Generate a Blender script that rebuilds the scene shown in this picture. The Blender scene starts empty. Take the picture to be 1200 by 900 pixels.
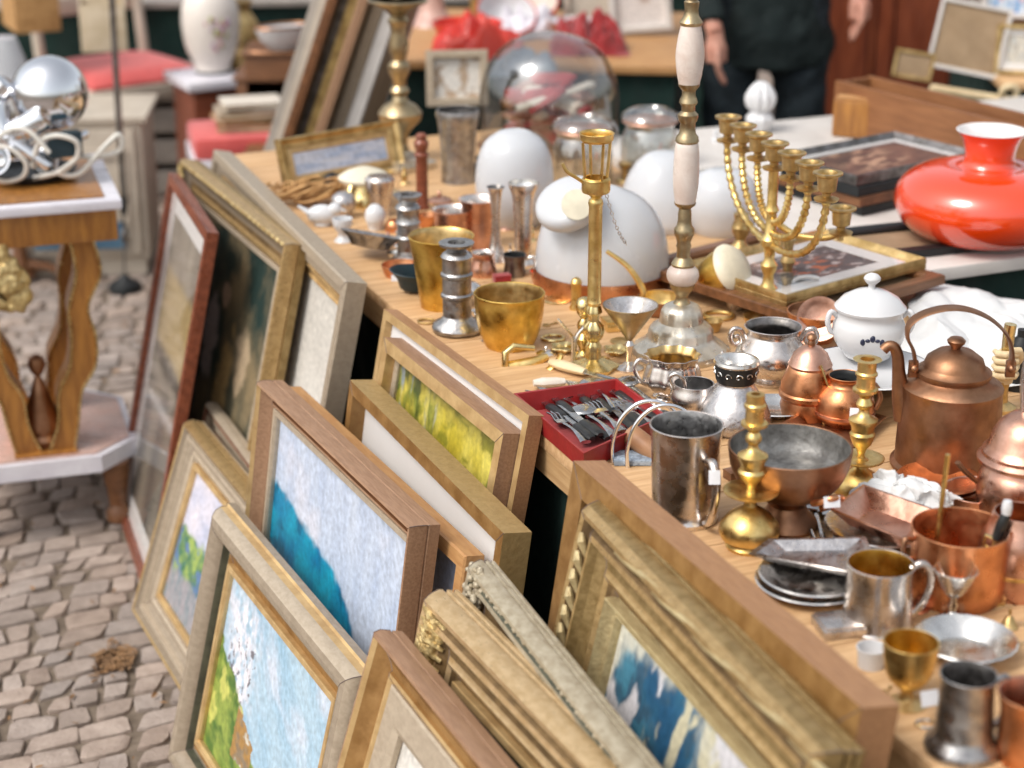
import bpy, bmesh, math, random
from mathutils import Vector, Matrix, noise
random.seed(7)
PI = math.pi
SC = bpy.context.scene
COL = SC.collection
# ---------------- camera constants (photo measured at 1200 x 900) -----------
F = 2200.0; PITCH = math.radians(20.5); CH = 1.86; T = 0.78
SP, CP = math.sin(PITCH), math.cos(PITCH)
def depth(X, Y, z): return Y*CP-(z-CH)*SP
def P(px, py, z):                       # point where the line of sight meets height z
    u = (px-600)/F; v = (py-450)/F
    d = (CH-z)/(SP+v*CP)
    return Vector((u*d, d*(CP-v*SP), z))
def zat(Y, py):                         # height above ground of image row py at distance Y
    k = (450-py)/F
    return CH+(k*Y*CP-Y*SP)/(CP+k*SP)
def PY(px, py, Y):                      # point on the line of sight at distance Y
    z = zat(Y, py); d = depth(0, Y, z)
    return Vector(((px-600)/F*d, Y, z))
REF = P(426, 331, T)
EV = P(1060, 870, T)-REF; EV.z = 0; EV.normalize()          # along the table edge, towards us
NV = Vector((-EV.y, EV.x, 0))                                # across the table
def sp(s, p, z=0.0): return Vector((REF.x-EV.x*s+NV.x*p, REF.y-EV.y*s+NV.y*p, z))
EANG = math.atan2(EV.y, EV.x)
# ---------------- object helpers --------------------------------------------
def props(o, label=None, cat=None, group=None, kind=None):
    if label: o['label'] = label
    if cat: o['category'] = cat
    if group: o['group'] = group
    if kind: o['kind'] = kind
    return o
def thing(name, label, cat, loc=(0,0,0), rz=0, group=None):
    o = bpy.data.objects.new(name, None); COL.objects.link(o)
    o.location = loc; o.rotation_euler = (0,0,rz); o.empty_display_size = .03
    return props(o, label, cat, group)
class MB:
    def __init__(s): s.v=[]; s.f=[]; s.m=[]; s.c=None
    def add(s, vs, fs, mi=0):
        b=len(s.v); s.v += [tuple(v) for v in vs]; s.f += [tuple(b+i for i in f) for f in fs]; s.m += [mi]*len(fs); return s
    def box(s, c, sz, rz=0, mi=0, M=None, bev=0):
        hx,hy,hz=[a/2 for a in sz]; c=Vector(c); ca,sa=math.cos(rz),math.sin(rz)
        if bev<=0:
            vs=[(x*hx,y*hy,z*hz) for z in(-1,1) for y in(-1,1) for x in(-1,1)]
            fs=[(0,2,3,1),(4,5,7,6),(0,1,5,4),(2,6,7,3),(0,4,6,2),(1,3,7,5)]
        else:
            bm=bmesh.new(); bmesh.ops.create_cube(bm,size=1)
            for v in bm.verts: v.co=Vector((v.co.x*hx*2,v.co.y*hy*2,v.co.z*hz*2))
            bmesh.ops.bevel(bm,geom=bm.edges[:],offset=bev,segments=2,affect='EDGES',profile=.6)
            bm.verts.index_update(); vs=[tuple(v.co) for v in bm.verts]; fs=[tuple(v.index for v in f.verts) for f in bm.faces]; bm.free()
        out=[]
        for x,y,z in vs:
            q=Vector((x*ca-y*sa,x*sa+y*ca,z))+c
            if M: q=M@q
            out.append(q)
        return s.add(out,fs,mi)
    def tube(s, pts, r, n=10, mi=0, closed=False, flat=1.0, up=None):
        pts=[Vector(p) for p in pts]; k=len(pts); R=r if isinstance(r,(list,tuple)) else [r]*k
        vs=[]; prev=None
        for i,p in enumerate(pts):
            a=pts[(i-1)%k] if (closed or i>0) else p; b=pts[(i+1)%k] if (closed or i<k-1) else p
            t=(b-a); t=t.normalized() if t.length>1e-9 else Vector((0,0,1))
            if prev is None:
                ref=Vector(up) if up else (Vector((0,0,1)) if abs(t.z)<.9 else Vector((1,0,0)))
                nn=(ref-t*ref.dot(t)).normalized()
            else: nn=(prev-t*prev.dot(t)).normalized()
            prev=nn; bb=t.cross(nn)
            for j in range(n):
                A=2*PI*j/n; vs.append(p+nn*(math.cos(A)*R[i]*flat)+bb*(math.sin(A)*R[i]))
        fs=[]
        for i in range(k if closed else k-1):
            for j in range(n):
                a=i*n+j; b=i*n+(j+1)%n; c=((i+1)%k)*n+(j+1)%n; d=((i+1)%k)*n+j; fs.append((a,b,c,d))
        if not closed: fs += [tuple(range(n-1,-1,-1)), tuple(range((k-1)*n,k*n))]
        return s.add(vs,fs,mi)
    def lathe(s, prof, n=40, mi=0, c=(0,0,0), M=None, lob=0, lobn=0, capb=False, capt=False, sx=1, sy=1):
        vs=[]; fs=[]; c=Vector(c)
        for (r,z) in prof:
            for j in range(n):
                A=2*PI*j/n; rr=r*(1+lob*math.cos(lobn*A)) if lobn else r
                q=Vector((rr*math.cos(A)*sx,rr*math.sin(A)*sy,z))+c
                vs.append(M@q if M else q)
        for i in range(len(prof)-1):
            for j in range(n): fs.append((i*n+j,i*n+(j+1)%n,(i+1)*n+(j+1)%n,(i+1)*n+j))
        if capb: fs.append(tuple(range(n-1,-1,-1)))
        if capt: fs.append(tuple(range((len(prof)-1)*n,len(prof)*n)))
        return s.add(vs,fs,mi)
    def sph(s, c, r, n=14, mi=0, sc=(1,1,1), M=None):
        vs=[];fs=[];m=max(6,n//2+2); c=Vector(c)
        for i in range(m+1):
            th=PI*i/m
            for j in range(n):
                A=2*PI*j/n; q=Vector((r*sc[0]*math.sin(th)*math.cos(A),r*sc[1]*math.sin(th)*math.sin(A),-r*sc[2]*math.cos(th)))+c
                vs.append(M@q if M else q)
        for i in range(m):
            for j in range(n): fs.append((i*n+j,i*n+(j+1)%n,(i+1)*n+(j+1)%n,(i+1)*n+j))
        return s.add(vs,fs,mi)
    def obj(s, name, mats, parent=None, smooth=True, ang=38, loc=None, rz=0, jit=0):
        me=bpy.data.meshes.new(name); me.from_pydata(s.v,[],s.f)
        if not isinstance(mats,(list,tuple)): mats=[mats]
        for m in mats: me.materials.append(m)
        me.polygons.foreach_set('material_index',s.m)
        me.validate(); me.update()
        bm=bmesh.new(); bm.from_mesh(me); bmesh.ops.remove_doubles(bm,verts=bm.verts,dist=1e-6); bmesh.ops.recalc_face_normals(bm,faces=bm.faces); bm.to_mesh(me); bm.free()
        if smooth:
            me.polygons.foreach_set('use_smooth',[True]*len(me.polygons)); me.set_sharp_from_angle(angle=math.radians(ang))
        o=bpy.data.objects.new(name,me); COL.objects.link(o)
        if parent: o.parent=parent
        if loc is not None: o.location=loc
        o.rotation_euler=(0,0,rz)
        return o
def cr(pts, k=5):                        # Catmull-Rom through points of any dimension
    out=[]; n=len(pts)
    for i in range(n-1):
        p0=pts[max(i-1,0)];p1=pts[i];p2=pts[i+1];p3=pts[min(i+2,n-1)]
        for j in range(k):
            t=j/k
            out.append(tuple(.5*((2*b)+(-a+c)*t+(2*a-5*b+4*c-d)*t*t+(-a+3*b-3*c+d)*t**3) for a,b,c,d in zip(p0,p1,p2,p3)))
    out.append(tuple(pts[-1])); return out
class At:                                # a standing place: photo-measured sizes turned into metres
    def __init__(s, bx, by, z0=T):
        s.loc=P(bx,by,z0); s.z0=z0; s.k=depth(s.loc.x,s.loc.y,z0)/F
    def z(s, py): return zat(s.loc.y,py)-s.z0
    def r(s, rp, py=None):
        if py is None: return rp*s.k
        return rp*depth(s.loc.x,s.loc.y,s.z(py)+s.z0)/F
    def prof(s, pr): return [(s.r(r,y),s.z(y)) for r,y in pr]
    def pt(s, dx, dd, py): return Vector((s.r(dx,py),dd*s.k,s.z(py)))
# ---------------- materials ---------------------------------------------------
def mat(name, col, rough=.5, metal=0, col2=None, sc=18, det=5, bump=0, bsc=None, st=(1,1,1), rv=.12, trans=0, coat=0, lo=.38, hi=.62, sheen=0, ior=1.45, sss=0, alpha=None, dist=0):
    m=bpy.data.materials.new(name); m.use_nodes=True; nt=m.node_tree; N=nt.nodes; L=nt.links
    b=N['Principled BSDF']; tc=N.new('ShaderNodeTexCoord'); mp=N.new('ShaderNodeMapping'); L.new(tc.outputs['Object'],mp.inputs[0])
    mp.inputs['Scale'].default_value=st
    nz=N.new('ShaderNodeTexNoise'); nz.inputs['Scale'].default_value=sc; nz.inputs['Detail'].default_value=det; nz.inputs['Roughness'].default_value=.62; nz.inputs['Distortion'].default_value=dist
    L.new(mp.outputs[0],nz.inputs['Vector'])
    c2=col2 if col2 else tuple(c*.82 for c in col)
    cr_=N.new('ShaderNodeValToRGB'); e=cr_.color_ramp.elements; e[0].position=lo; e[0].color=(*c2,1); e[1].position=hi; e[1].color=(*col,1)
    L.new(nz.outputs[0],cr_.inputs[0]); L.new(cr_.outputs[0],b.inputs['Base Color'])
    b.inputs['Metallic'].default_value=metal; b.inputs['IOR'].default_value=ior
    n2=N.new('ShaderNodeTexNoise'); n2.inputs['Scale'].default_value=(bsc or sc*2.3); n2.inputs['Detail'].default_value=4; L.new(mp.outputs[0],n2.inputs['Vector'])
    mr=N.new('ShaderNodeMapRange'); mr.inputs[1].default_value=.3; mr.inputs[2].default_value=.7; mr.inputs[3].default_value=max(.02,rough-rv); mr.inputs[4].default_value=min(1,rough+rv)
    L.new(n2.outputs[0],mr.inputs[0]); L.new(mr.outputs[0],b.inputs['Roughness'])
    if bump:
        bp=N.new('ShaderNodeBump'); bp.inputs['Strength'].default_value=bump; bp.inputs['Distance'].default_value=.004; L.new(n2.outputs[0],bp.inputs['Height']); L.new(bp.outputs[0],b.inputs['Normal'])
    if trans: b.inputs['Transmission Weight'].default_value=trans
    if coat: b.inputs['Coat Weight'].default_value=coat; b.inputs['Coat Roughness'].default_value=.15
    if sheen: b.inputs['Sheen Weight'].default_value=sheen
    if sss: b.inputs['Subsurface Weight'].default_value=sss; b.inputs['Subsurface Radius'].default_value=(.02,.015,.01)
    if alpha is not None: b.inputs['Alpha'].default_value=alpha
    return m
M={}
def dm(k,*a,**kw): M[k]=mat(k,*a,**kw)
dm('brass',(.86,.64,.27),.36,1,(.62,.41,.13),sc=30,bump=.12)
dm('brass_dull',(.70,.51,.24),.44,1,(.42,.28,.11),sc=28,bump=.2)
dm('brass_pale',(.84,.68,.34),.25,1,(.62,.46,.20),sc=25,bump=.15)
dm('gold_inside',(.86,.60,.16),.36,1,(.55,.33,.06),sc=20,bump=.1)
dm('copper',(.74,.35,.175),.34,1,(.52,.22,.10),sc=22,bump=.15)
dm('copper_old',(.43,.235,.14),.47,1,(.25,.125,.065),sc=16,bump=.22,lo=.35,hi=.7)
dm('copper_pink',(.72,.43,.32),.33,1,(.50,.26,.18),sc=20,bump=.15)
dm('tin',(.42,.41,.39),.48,1,(.20,.19,.18),sc=30,bump=.3)
dm('silver',(.80,.75,.71),.27,1,(.55,.49,.45),sc=20,bump=.06)
dm('silver_rim',(.86,.84,.80),.25,1,(.66,.63,.60),sc=24)
dm('pewter',(.50,.49,.48),.36,1,(.27,.26,.26),sc=40,bump=.3)
dm('pewter_dark',(.30,.28,.27),.40,1,(.14,.13,.12),sc=30,bump=.3)
dm('chrome',(.85,.86,.88),.08,1,(.75,.76,.79),sc=5,rv=.04)
dm('steel',(.60,.60,.60),.22,1,(.38,.38,.38),sc=40)
dm('black_handle',(.012,.014,.014),.35,0,(.02,.02,.02))
dm('silver_satin',(.70,.67,.66),.33,1,(.48,.45,.44),sc=60,bump=.16)
dm('enamel_black',(.02,.02,.02),.4,0)
dm('table_wood',(.64,.41,.215),.55,0,(.50,.30,.145),sc=6,st=(1.2,14,14),bump=.12,bsc=14)
dm('table_wood_x',(.64,.41,.215),.55,0,(.50,.295,.14),sc=6,st=(15,1.3,14),bump=.12,bsc=14)
dm('table_edge',(.52,.33,.16),.6,0,(.40,.23,.10),sc=8,st=(1,10,10))
dm('skirt',(.008,.030,.024),.9,0,(.005,.019,.015),sc=9)  # green tint of the lifted shadow blacks put into the cloth colour
dm('oak',(.38,.20,.095),.5,0,(.30,.15,.07),sc=26,st=(1,9,9),bump=.12)
dm('walnut',(.20,.085,.035),.4,0,(.12,.05,.02),sc=7,st=(1,9,9),bump=.15)
dm('red_wood',(.24,.07,.035),.35,0,(.15,.04,.02),sc=8,st=(1,9,9))
dm('honey',(.38,.165,.035),.4,0,(.25,.10,.022),sc=9,st=(8,8,1.2),coat=.2)
dm('tan_frame',(.35,.205,.12),.45,0,(.27,.15,.085),sc=26,st=(1,8,8),bump=.12)
dm('orange_wood',(.52,.29,.12),.5,0,(.42,.21,.08),sc=12,st=(1.5,9,9))
dm('gilt',(.62,.44,.17),.42,.55,(.38,.25,.09),sc=26,bump=.35)
dm('gilt_pale',(.64,.46,.255),.38,.45,(.52,.355,.175),sc=60,st=(1,1.6,1.6),bump=.15)
dm('gilt_olive',(.56,.45,.24),.42,.35,(.42,.32,.16),sc=34,st=(1,3,3),bump=.3)
dm('gilt_box',(.47,.325,.14),.45,.4,(.40,.27,.11),sc=70,bump=.2)
dm('gilt_ornament',(.74,.58,.28),.38,.6,(.34,.22,.08),sc=60,bump=.8)
dm('champagne',(.52,.43,.32),.40,.3,(.44,.355,.26),sc=60,st=(1,1.6,1.6),bump=.15)
dm('silver_leaf',(.46,.38,.285),.4,.3,(.40,.325,.24),sc=60,st=(1,1.6,1.6),bump=.15)
dm('grey_gilt',(.47,.41,.30),.5,.25,(.34,.28,.19),sc=60,st=(1,1.5,1.5),bump=.25)
dm('slip_gold',(.66,.46,.22),.4,.4,(.50,.32,.14),sc=24)
dm('mat_white',(.68,.66,.64),.85,0,(.70,.68,.66),sc=12)
dm('mat_cream',(.66,.60,.52),.85,0,(.60,.54,.46),sc=12)
dm('linen',(.52,.49,.44),.8,0,(.44,.41,.36),sc=60,bump=.2)
dm('backing',(.36,.25,.15),.8,0,(.28,.19,.11),sc=12)
dm('marble_w',(.74,.66,.60),.3,0,(.60,.47,.40),sc=9,lo=.3,hi=.6,dist=1.2)
dm('marble_pale',(.72,.70,.74),.3,0,(.62,.59,.64),sc=7,dist=1.2)
dm('marble_pink',(.56,.35,.29),.3,0,(.46,.31,.26),sc=10,dist=1)
dm('opal',(.56,.57,.59),.2,0,(.53,.54,.56),sc=5,sss=.1)
dm('brass_antique',(.50,.39,.23),.38,1,(.32,.25,.15),sc=28,bump=.2)
dm('red_oak',(.27,.115,.045),.5,0,(.19,.075,.028),sc=7,st=(1,9,9))
dm('silver_cream',(.74,.69,.60),.36,.85,(.52,.47,.38),sc=26,bump=.2)
dm('china',(.66,.66,.66),.16,0,(.62,.62,.63),sc=5)
dm('gilt_dirt',(.24,.15,.065),.5,.3,(.13,.08,.035),sc=30,bump=.3)
dm('taupe',(.35,.28,.205),.42,.15,(.29,.23,.165),sc=60,st=(1,1.6,1.6))
dm('groove_green',(.10,.10,.065),.4,.1,(.06,.06,.04),sc=30)
dm('gold_light',(.54,.37,.17),.36,.55,(.42,.275,.115),sc=70,bump=.2)
dm('olive_gold',(.34,.235,.10),.42,.45,(.23,.15,.055),sc=60,bump=.25)
dm('brown_gold',(.36,.20,.07),.4,.3,(.24,.12,.035),sc=24,bump=.2)
dm('slate_brown',(.15,.11,.10),.45,0,(.11,.08,.07),sc=20)
dm('gap_shade_emblem',(.03,.035,.07),.3,0)  # inky tone for the tureen emblem and the painted gaps between plates
dm('orange',(.80,.055,.004),.12,0,(.76,.05,.004),sc=6,coat=1,ior=1.75,rv=.05)
dm('orange_in',(.82,.78,.76),.35,0)
dm('paper',(.66,.66,.65),.75,0,(.70,.70,.69),sc=10)
dm('tag',(.80,.80,.82),.7,0)
dm('plaster',(.74,.67,.58),.6,0,(.64,.55,.44),sc=30,bump=.3)
dm('ivory',(.72,.58,.36),.5,0,(.58,.43,.24),sc=22,bump=.2)
dm('black',(.012,.014,.015),.5,0)
dm('dark_blue',(.02,.045,.06),.5,0)
dm('red_tray',(.26,.018,.018),.4,0,(.32,.02,.02),sc=20)
dm('red_velvet',(.36,.02,.022),.8,0,(.26,.015,.015),sc=30,sheen=.3)
dm('red_cushion',(.62,.10,.09),.85,0,(.52,.075,.07),sc=16,sheen=.3)
dm('red_plastic',(.72,.06,.03),.35,0,(.55,.03,.02),sc=6)
dm('cream_paint',(.56,.49,.40),.55,0,(.48,.41,.33),sc=8)
dm('white_paint',(.66,.62,.58),.5,0,(.58,.54,.50),sc=8)
dm('grey_paint',(.36,.32,.28),.6,0,(.28,.25,.22),sc=8)
dm('blue_paint',(.08,.17,.25),.5,0,(.06,.12,.19),sc=8)
dm('mahogany',(.22,.055,.022),.4,0,(.14,.032,.014),sc=5,st=(6,6,1),coat=.2)
dm('cloth_dark',(.007,.014,.014),.95,0,(.004,.010,.010),sc=14)
dm('denim',(.012,.02,.026),.9,0,(.008,.014,.018),sc=40)
dm('skin',(.48,.25,.18),.5,0,(.52,.24,.17),sc=20,sss=.15)
dm('hair',(.05,.03,.02),.6,0)
dm('shoe',(.02,.018,.016),.5,0)
dm('leather_brown',(.42,.22,.11),.5,0,(.32,.15,.07),sc=14)
dm('wicker',(.55,.32,.13),.6,0,(.38,.20,.07),sc=40)
dm('cable',(.74,.71,.64),.5,0)
dm('book',(.62,.52,.38),.7,0,(.52,.42,.28),sc=20)
dm('blueish_tile',(.38,.45,.52),.4,0,(.22,.27,.33),sc=120,lo=.45,hi=.55)
dm('pale_cream',(.80,.74,.58),.4,0)  # even pale cream colour, no emission
dm('leaf_litter',(.30,.17,.08),.9,0,(.16,.09,.045),sc=40)
def glass(name,col=(1,1,1),rough=.02,BASE=.045):
    m=bpy.data.materials.new(name); m.use_nodes=True; nt=m.node_tree; N=nt.nodes; L=nt.links
    for n in list(N): N.remove(n)
    out=N.new('ShaderNodeOutputMaterial'); tr=N.new('ShaderNodeBsdfTransparent'); tr.inputs[0].default_value=(*[c*.97 for c in col],1)
    gl=N.new('ShaderNodeBsdfGlossy'); gl.inputs['Roughness'].default_value=rough; gl.inputs[0].default_value=(1,1,1,1); k0=BASE
    lw=N.new('ShaderNodeLayerWeight'); lw.inputs[0].default_value=.5; pw=N.new('ShaderNodeMath'); pw.operation='POWER'; pw.inputs[1].default_value=4; fr=N.new('ShaderNodeMath'); fr.operation='MULTIPLY_ADD'; fr.inputs[1].default_value=.75; fr.inputs[2].default_value=k0; L.new(lw.outputs['Facing'],pw.inputs[0]); L.new(pw.outputs[0],fr.inputs[0]); mx=N.new('ShaderNodeMixShader')
    L.new(fr.outputs[0],mx.inputs[0]); L.new(tr.outputs[0],mx.inputs[1]); L.new(gl.outputs[0],mx.inputs[2]); L.new(mx.outputs[0],out.inputs[0])
    M[name]=m
glass('glass'); glass('glass_thick',(.88,.89,.88),.03,.16)
def paint_mat(name, rough=.45, bump=.3):
    m=bpy.data.materials.new(name); m.use_nodes=True; nt=m.node_tree; N=nt.nodes; L=nt.links; b=N['Principled BSDF']
    a=N.new('ShaderNodeVertexColor'); a.layer_name='Pic'; tc=N.new('ShaderNodeTexCoord')
    n1=N.new('ShaderNodeTexNoise'); n1.inputs['Scale'].default_value=90; n1.inputs['Detail'].default_value=4; L.new(tc.outputs['Object'],n1.inputs['Vector'])
    mr=N.new('ShaderNodeMapRange'); mr.inputs[1].default_value=.3; mr.inputs[2].default_value=.7; mr.inputs[3].default_value=.82; mr.inputs[4].default_value=1.15; L.new(n1.outputs[0],mr.inputs[0])
    mx=N.new('ShaderNodeVectorMath'); mx.operation='SCALE'; L.new(a.outputs[0],mx.inputs[0]); L.new(mr.outputs[0],mx.inputs['Scale']); L.new(mx.outputs[0],b.inputs['Base Color'])
    b.inputs['Roughness'].default_value=rough
    bp=N.new('ShaderNodeBump'); bp.inputs['Strength'].default_value=bump; bp.inputs['Distance'].default_value=.002; L.new(n1.outputs[0],bp.inputs['Height']); L.new(bp.outputs[0],b.inputs['Normal'])
    M[name]=m
paint_mat('canvas'); paint_mat('print',.6,.02)
def nz(x,y,s=1,o=0): return noise.fractal(Vector((x*s+o,y*s+o*1.7,o*.31)),1.0,2.0,4)
def mixc(a,b,t): t=max(0,min(1,t)); return tuple(p+(q-p)*t for p,q in zip(a,b))
def sst(a,b,x): t=max(0,min(1,(x-a)/(b-a))); return t*t*(3-2*t)
def picgrid(fn, w, h, nx=110, ny=110, Mx=None):
    """painting surface with its image held as a colour attribute; u right, v up"""
    me=bpy.data.meshes.new('picture'); vs=[];cs=[]
    for j in range(ny+1):
        for i in range(nx+1):
            u=i/nx;v=j/ny; q=Vector((u*w,v*h,0)); vs.append(Mx@q if Mx else q); a_=noise.noise(Vector((u*38,v*26,3.1))); b_=noise.noise(Vector((u*30,v*40,9.7))); c_=fn(min(1,max(0,u+.012*a_)),min(1,max(0,v+.014*b_))); g_=1+.16*noise.noise(Vector((u*60+v*30,v*22-u*10,5))); cs.append(tuple(x_*g_ for x_ in c_))
    fs=[(j*(nx+1)+i,j*(nx+1)+i+1,(j+1)*(nx+1)+i+1,(j+1)*(nx+1)+i) for j in range(ny) for i in range(nx)]
    me.from_pydata(vs,[],fs); ca=me.color_attributes.new('Pic','FLOAT_COLOR','POINT')
    flat=[]
    for c in cs: flat += [max(0,c[0]),max(0,c[1]),max(0,c[2]),1]
    ca.data.foreach_set('color',flat); me.update()
    return me
# ---------------- pictures ----------------------------------------------------
def pic_blue(u,v):                        # pale sky over a turquoise hill running down the canvas
    n=nz(u,v,4,1); n2=nz(u*2.5,v*.8,5,3)
    sky=mixc((.41,.48,.62),(.54,.60,.71),.5+n2*.6); sky=mixc(sky,(.60,.61,.69),sst(.1,.6,nz(u,v,3,9)))
    edge=.80-.15*u-.26*sst(.50,.95,u)+.02*n
    lo=edge-.20-.10*u
    hill=mixc((.0,.17,.34),(.005,.30,.45),.5+nz(u,v,9,5)); hill=mixc(hill,(.0,.12,.22),sst(.1,.4,nz(u,v,14,8)))
    c=mixc(sky,hill,sst(edge+.012,edge-.012,v)); c2=mixc((.16,.30,.22),(.40,.42,.36),.5+nz(u,v,10,2))
    return mixc(c,c2,sst(lo+.02,lo-.03,v))
def pic_blossom(u,v):
    sky=mixc((.25,.42,.56),(.42,.55,.64),.5+nz(u*1.2+v*.9,v*.6,4,4)*.7); sky=mixc(sky,(.58,.62,.70),sst(0,.6,nz(u+v*.8,(v-u)*.4,3,6)))
    c=sky
    tr=math.exp(-((u-.20)/.12)**2)*sst(.32,.5,v)*sst(1.0,.85,v)
    k=nz(u,v*.5,26,7); c=mixc(c,(.76,.72,.76),min(1,tr*1.6*(0.6+k)))
    if tr>.3 and v<.75 and nz(u,v*.45,40,12)>.36: c=(.16,.15,.17)
    d=.64-.85*u+.06*nz(u,v,9,3)
    g=mixc((.07,.15,.025),(.25,.32,.06),.5+nz(u*2,v*2+u,7,11)*1.2); g=mixc(g,(.50,.50,.12),sst(.25,.5,nz(u,v*.5,12,14)))
    c=mixc(c,g,sst(d+.01,d-.01,v))
    if .26<u<.44 and .14<v<.42-(u-.26)*.6:
        h=mixc((.36,.20,.06),(.56,.52,.44),sst(-.05,.1,nz(u,v,10,21))); c=mixc(h,(.20,.17,.13),sst(.0,.4,nz(u,v,10,23))*.8)
    b=sst(.16,.1,v)*sst(.55,.7,u); c=mixc(c,(.72,.70,.76),b*.8)
    return c
def pic_yellow(u,v):
    c=mixc((.52,.42,.04),(.70,.60,.12),.5+nz(u,v,10,2)); c=mixc(c,(.30,.28,.03),sst(.1,.4,nz(u*.6,v*2,12,5)))
    fr=sst(.50,.30,u)+sst(.74,.88,u)*.9; d=mixc((.05,.09,.02),(.35,.36,.06),.5+nz(u,v*.4,24,9)); d=mixc(d,(.30,.36,.40),sst(.25,.4,nz(u*2,v*.4,14,4)))
    c=mixc(c,d,fr*sst(-.35,.1,nz(u,v,7,8)))
    r=math.exp(-((u-.62)/.10)**2-((v-.78)/.05)**2); c=mixc(c,(.60,.16,.02),r*1.5*(.5+nz(u,v,20,4)))
    return mixc(c,(.08,.07,.03),sst(.92,1,v)*.6)
def pic_seascape(u,v):
    a=nz(u+v*.6,v-u*.3,5,2); c=mixc((.02,.09,.18),(.06,.21,.30),.5+a)
    c=mixc(c,(.60,.55,.38),sst(.14,.30,nz(u*1.6-v*.7,v*.9+u*.5,4,17))); c=mixc(c,(.04,.10,.16),sst(.12,.35,nz(u,v,8,19)))
    c=mixc(c,(.62,.60,.62),sst(.2,.4,nz(u,v,7,31))); c=mixc(c,(.62,.60,.50),sst(.82,.95,v+.15*nz(u,v,6,3)-u*.25))
    return mixc(c,(.48,.45,.18),sst(.2,.02,v+.12*nz(u,v,6,12)))
def pic_dark(u,v):
    c=mixc((.02,.04,.035),(.24,.18,.10),.5+nz(u,v*.7,6,2)*1.3)
    for (a,b,rx,ry,col) in ((.40,.62,.10,.20,(.50,.42,.42)),(.62,.50,.12,.26,(.42,.28,.12)),(.25,.42,.10,.2,(.32,.30,.36)),(.78,.66,.09,.16,(.45,.34,.22)),(.5,.28,.2,.12,(.20,.13,.06)),(.5,.8,.06,.06,(.50,.34,.24))):
        k=math.exp(-((u-a)/rx)**2-((v-b)/ry)**2)+.35*nz(u,v,11,a*9); c=mixc(c,col,sst(.5,.8,k))
    return c
def pic_green(u,v):
    sky=mixc((.46,.48,.60),(.66,.62,.68),.5+nz(u,v,4,2)); g=mixc((.05,.16,.09),(.30,.40,.10),.5+nz(u,v,11,5)*1.3); g=mixc(g,(.10,.18,.32),sst(.1,.4,nz(u,v,9,8)))
    lo=mixc((.20,.24,.26),(.34,.30,.32),.5+nz(u*2,v,9,3))
    c=mixc(g,sky,sst(.55,.60,v+.05*nz(u,v,7,4))); return mixc(lo,c,sst(.24,.32,v+.06*nz(u,v,7,14)))
def pic_photo(u,v):                       # brown hall with an arch
    c=mixc((.20,.17,.13),(.30,.26,.20),.5+nz(u,v,5,2)); c=mixc(c,(.42,.31,.14),sst(.55,.6,v)*sst(.85,.8,v)); c=mixc(c,(.06,.055,.045),math.exp(-((v-.54)/.03)**2))
    c=mixc(c,(.09,.08,.07),sst(.55,.4,v)*(.5+.4*math.sin(u*14))); return mixc(c,(.46,.44,.42),math.exp(-((v-.38-.04*u)/.02)**2))
def pic_pale(u,v): return mixc((.56,.53,.48),(.66,.63,.58),.5+nz(u,v,3,2))
def pic_sky(u,v): return mixc((.36,.44,.60),(.60,.62,.70),.5+nz(u,v,4,5))
def pic_black(u,v): return mixc((.006,.018,.012),(.02,.03,.02),.5+nz(u,v,5,2))
def pic_flowers(u,v):
    c=mixc((.05,.06,.07),(.12,.12,.12),.5+nz(u,v,5,3)); c=mixc(c,(.60,.16,.06),sst(.18,.35,nz(u,v,8,7))*math.exp(-((u-.5)/.25)**2-((v-.5)/.3)**2)*1.4); return mixc(c,(.50,.44,.42),sst(.3,.42,nz(u,v,9,13)))
def pic_group(u,v):
    c=mixc((.10,.055,.045),(.20,.10,.07),.5+nz(u,v,5,3)); return mixc(c,(.56,.34,.22),sst(.12,.3,nz(u,v*.8,8,7))*math.exp(-((v-.45)/.25)**2)*1.5)
def pic_engr(u,v):
    c=(.60,.56,.48); k=nz(u,v,9,5); c=mixc(c,(.30,.27,.24),sst(.05,.4,k)*math.exp(-((u-.5)/.3)**2-((v-.5)/.28)**2)*1.3); return mixc(c,(.22,.36,.50),sst(.2,.3,nz(u,v,5,9))*.3)
def pic_blueprint(u,v):
    c=mixc((.45,.56,.68),(.66,.68,.72),.5+nz(u,v,4,6)); c=mixc(c,(.16,.34,.60),sst(.15,.3,nz(u,v,7,4))); return mixc(c,(.62,.36,.40),sst(.25,.4,nz(u,v,6,12)))
# ---------------- framed pictures --------------------------------------------
def moulding(w,h,prof,mi=0,bands=None):
    """mitred moulding; prof = [(inward from outer edge, height off the back)], rect 0..w x 0..h"""
    mb=MB(); cs=[(0,0,1,1),(w,0,-1,1),(w,h,-1,-1),(0,h,1,-1)]; k=len(prof); vs=[]
    for (x,y,sx,sy) in cs:
        for (a,b) in prof: vs.append((x+sx*a,y+sy*a,b))
    fs=[]
    for c in range(4):
        d=(c+1)%4
        for i in range(k):
            j=(i+1)%k; fs.append((c*k+i,d*k+i,d*k+j,c*k+j))
    mb.add(vs,fs,mi)
    if bands:
        mw=max(a for a,_ in prof); q=0
        for c in range(4):
            for i in range(k):
                j=(i+1)%k; am=(prof[i][0]+prof[j][0])/2/mw; idx=0
                if i>0 and j>0:
                    for n_,fr_ in enumerate(bands):
                        if am<=fr_: idx=n_+1; break
                mb.m[q]=idx; q+=1
        # fine dark mitre joints
        mw=max(a for a,_ in prof)
        for (x,y,sx,sy) in cs:
            pl=[(x+sx*a,y+sy*a,b) for (a,b) in prof[1:] if b>0]
            if mw>.02: mb.tube(pl,.0007,5,mi=len(bands)+1)
    return mb
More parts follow.
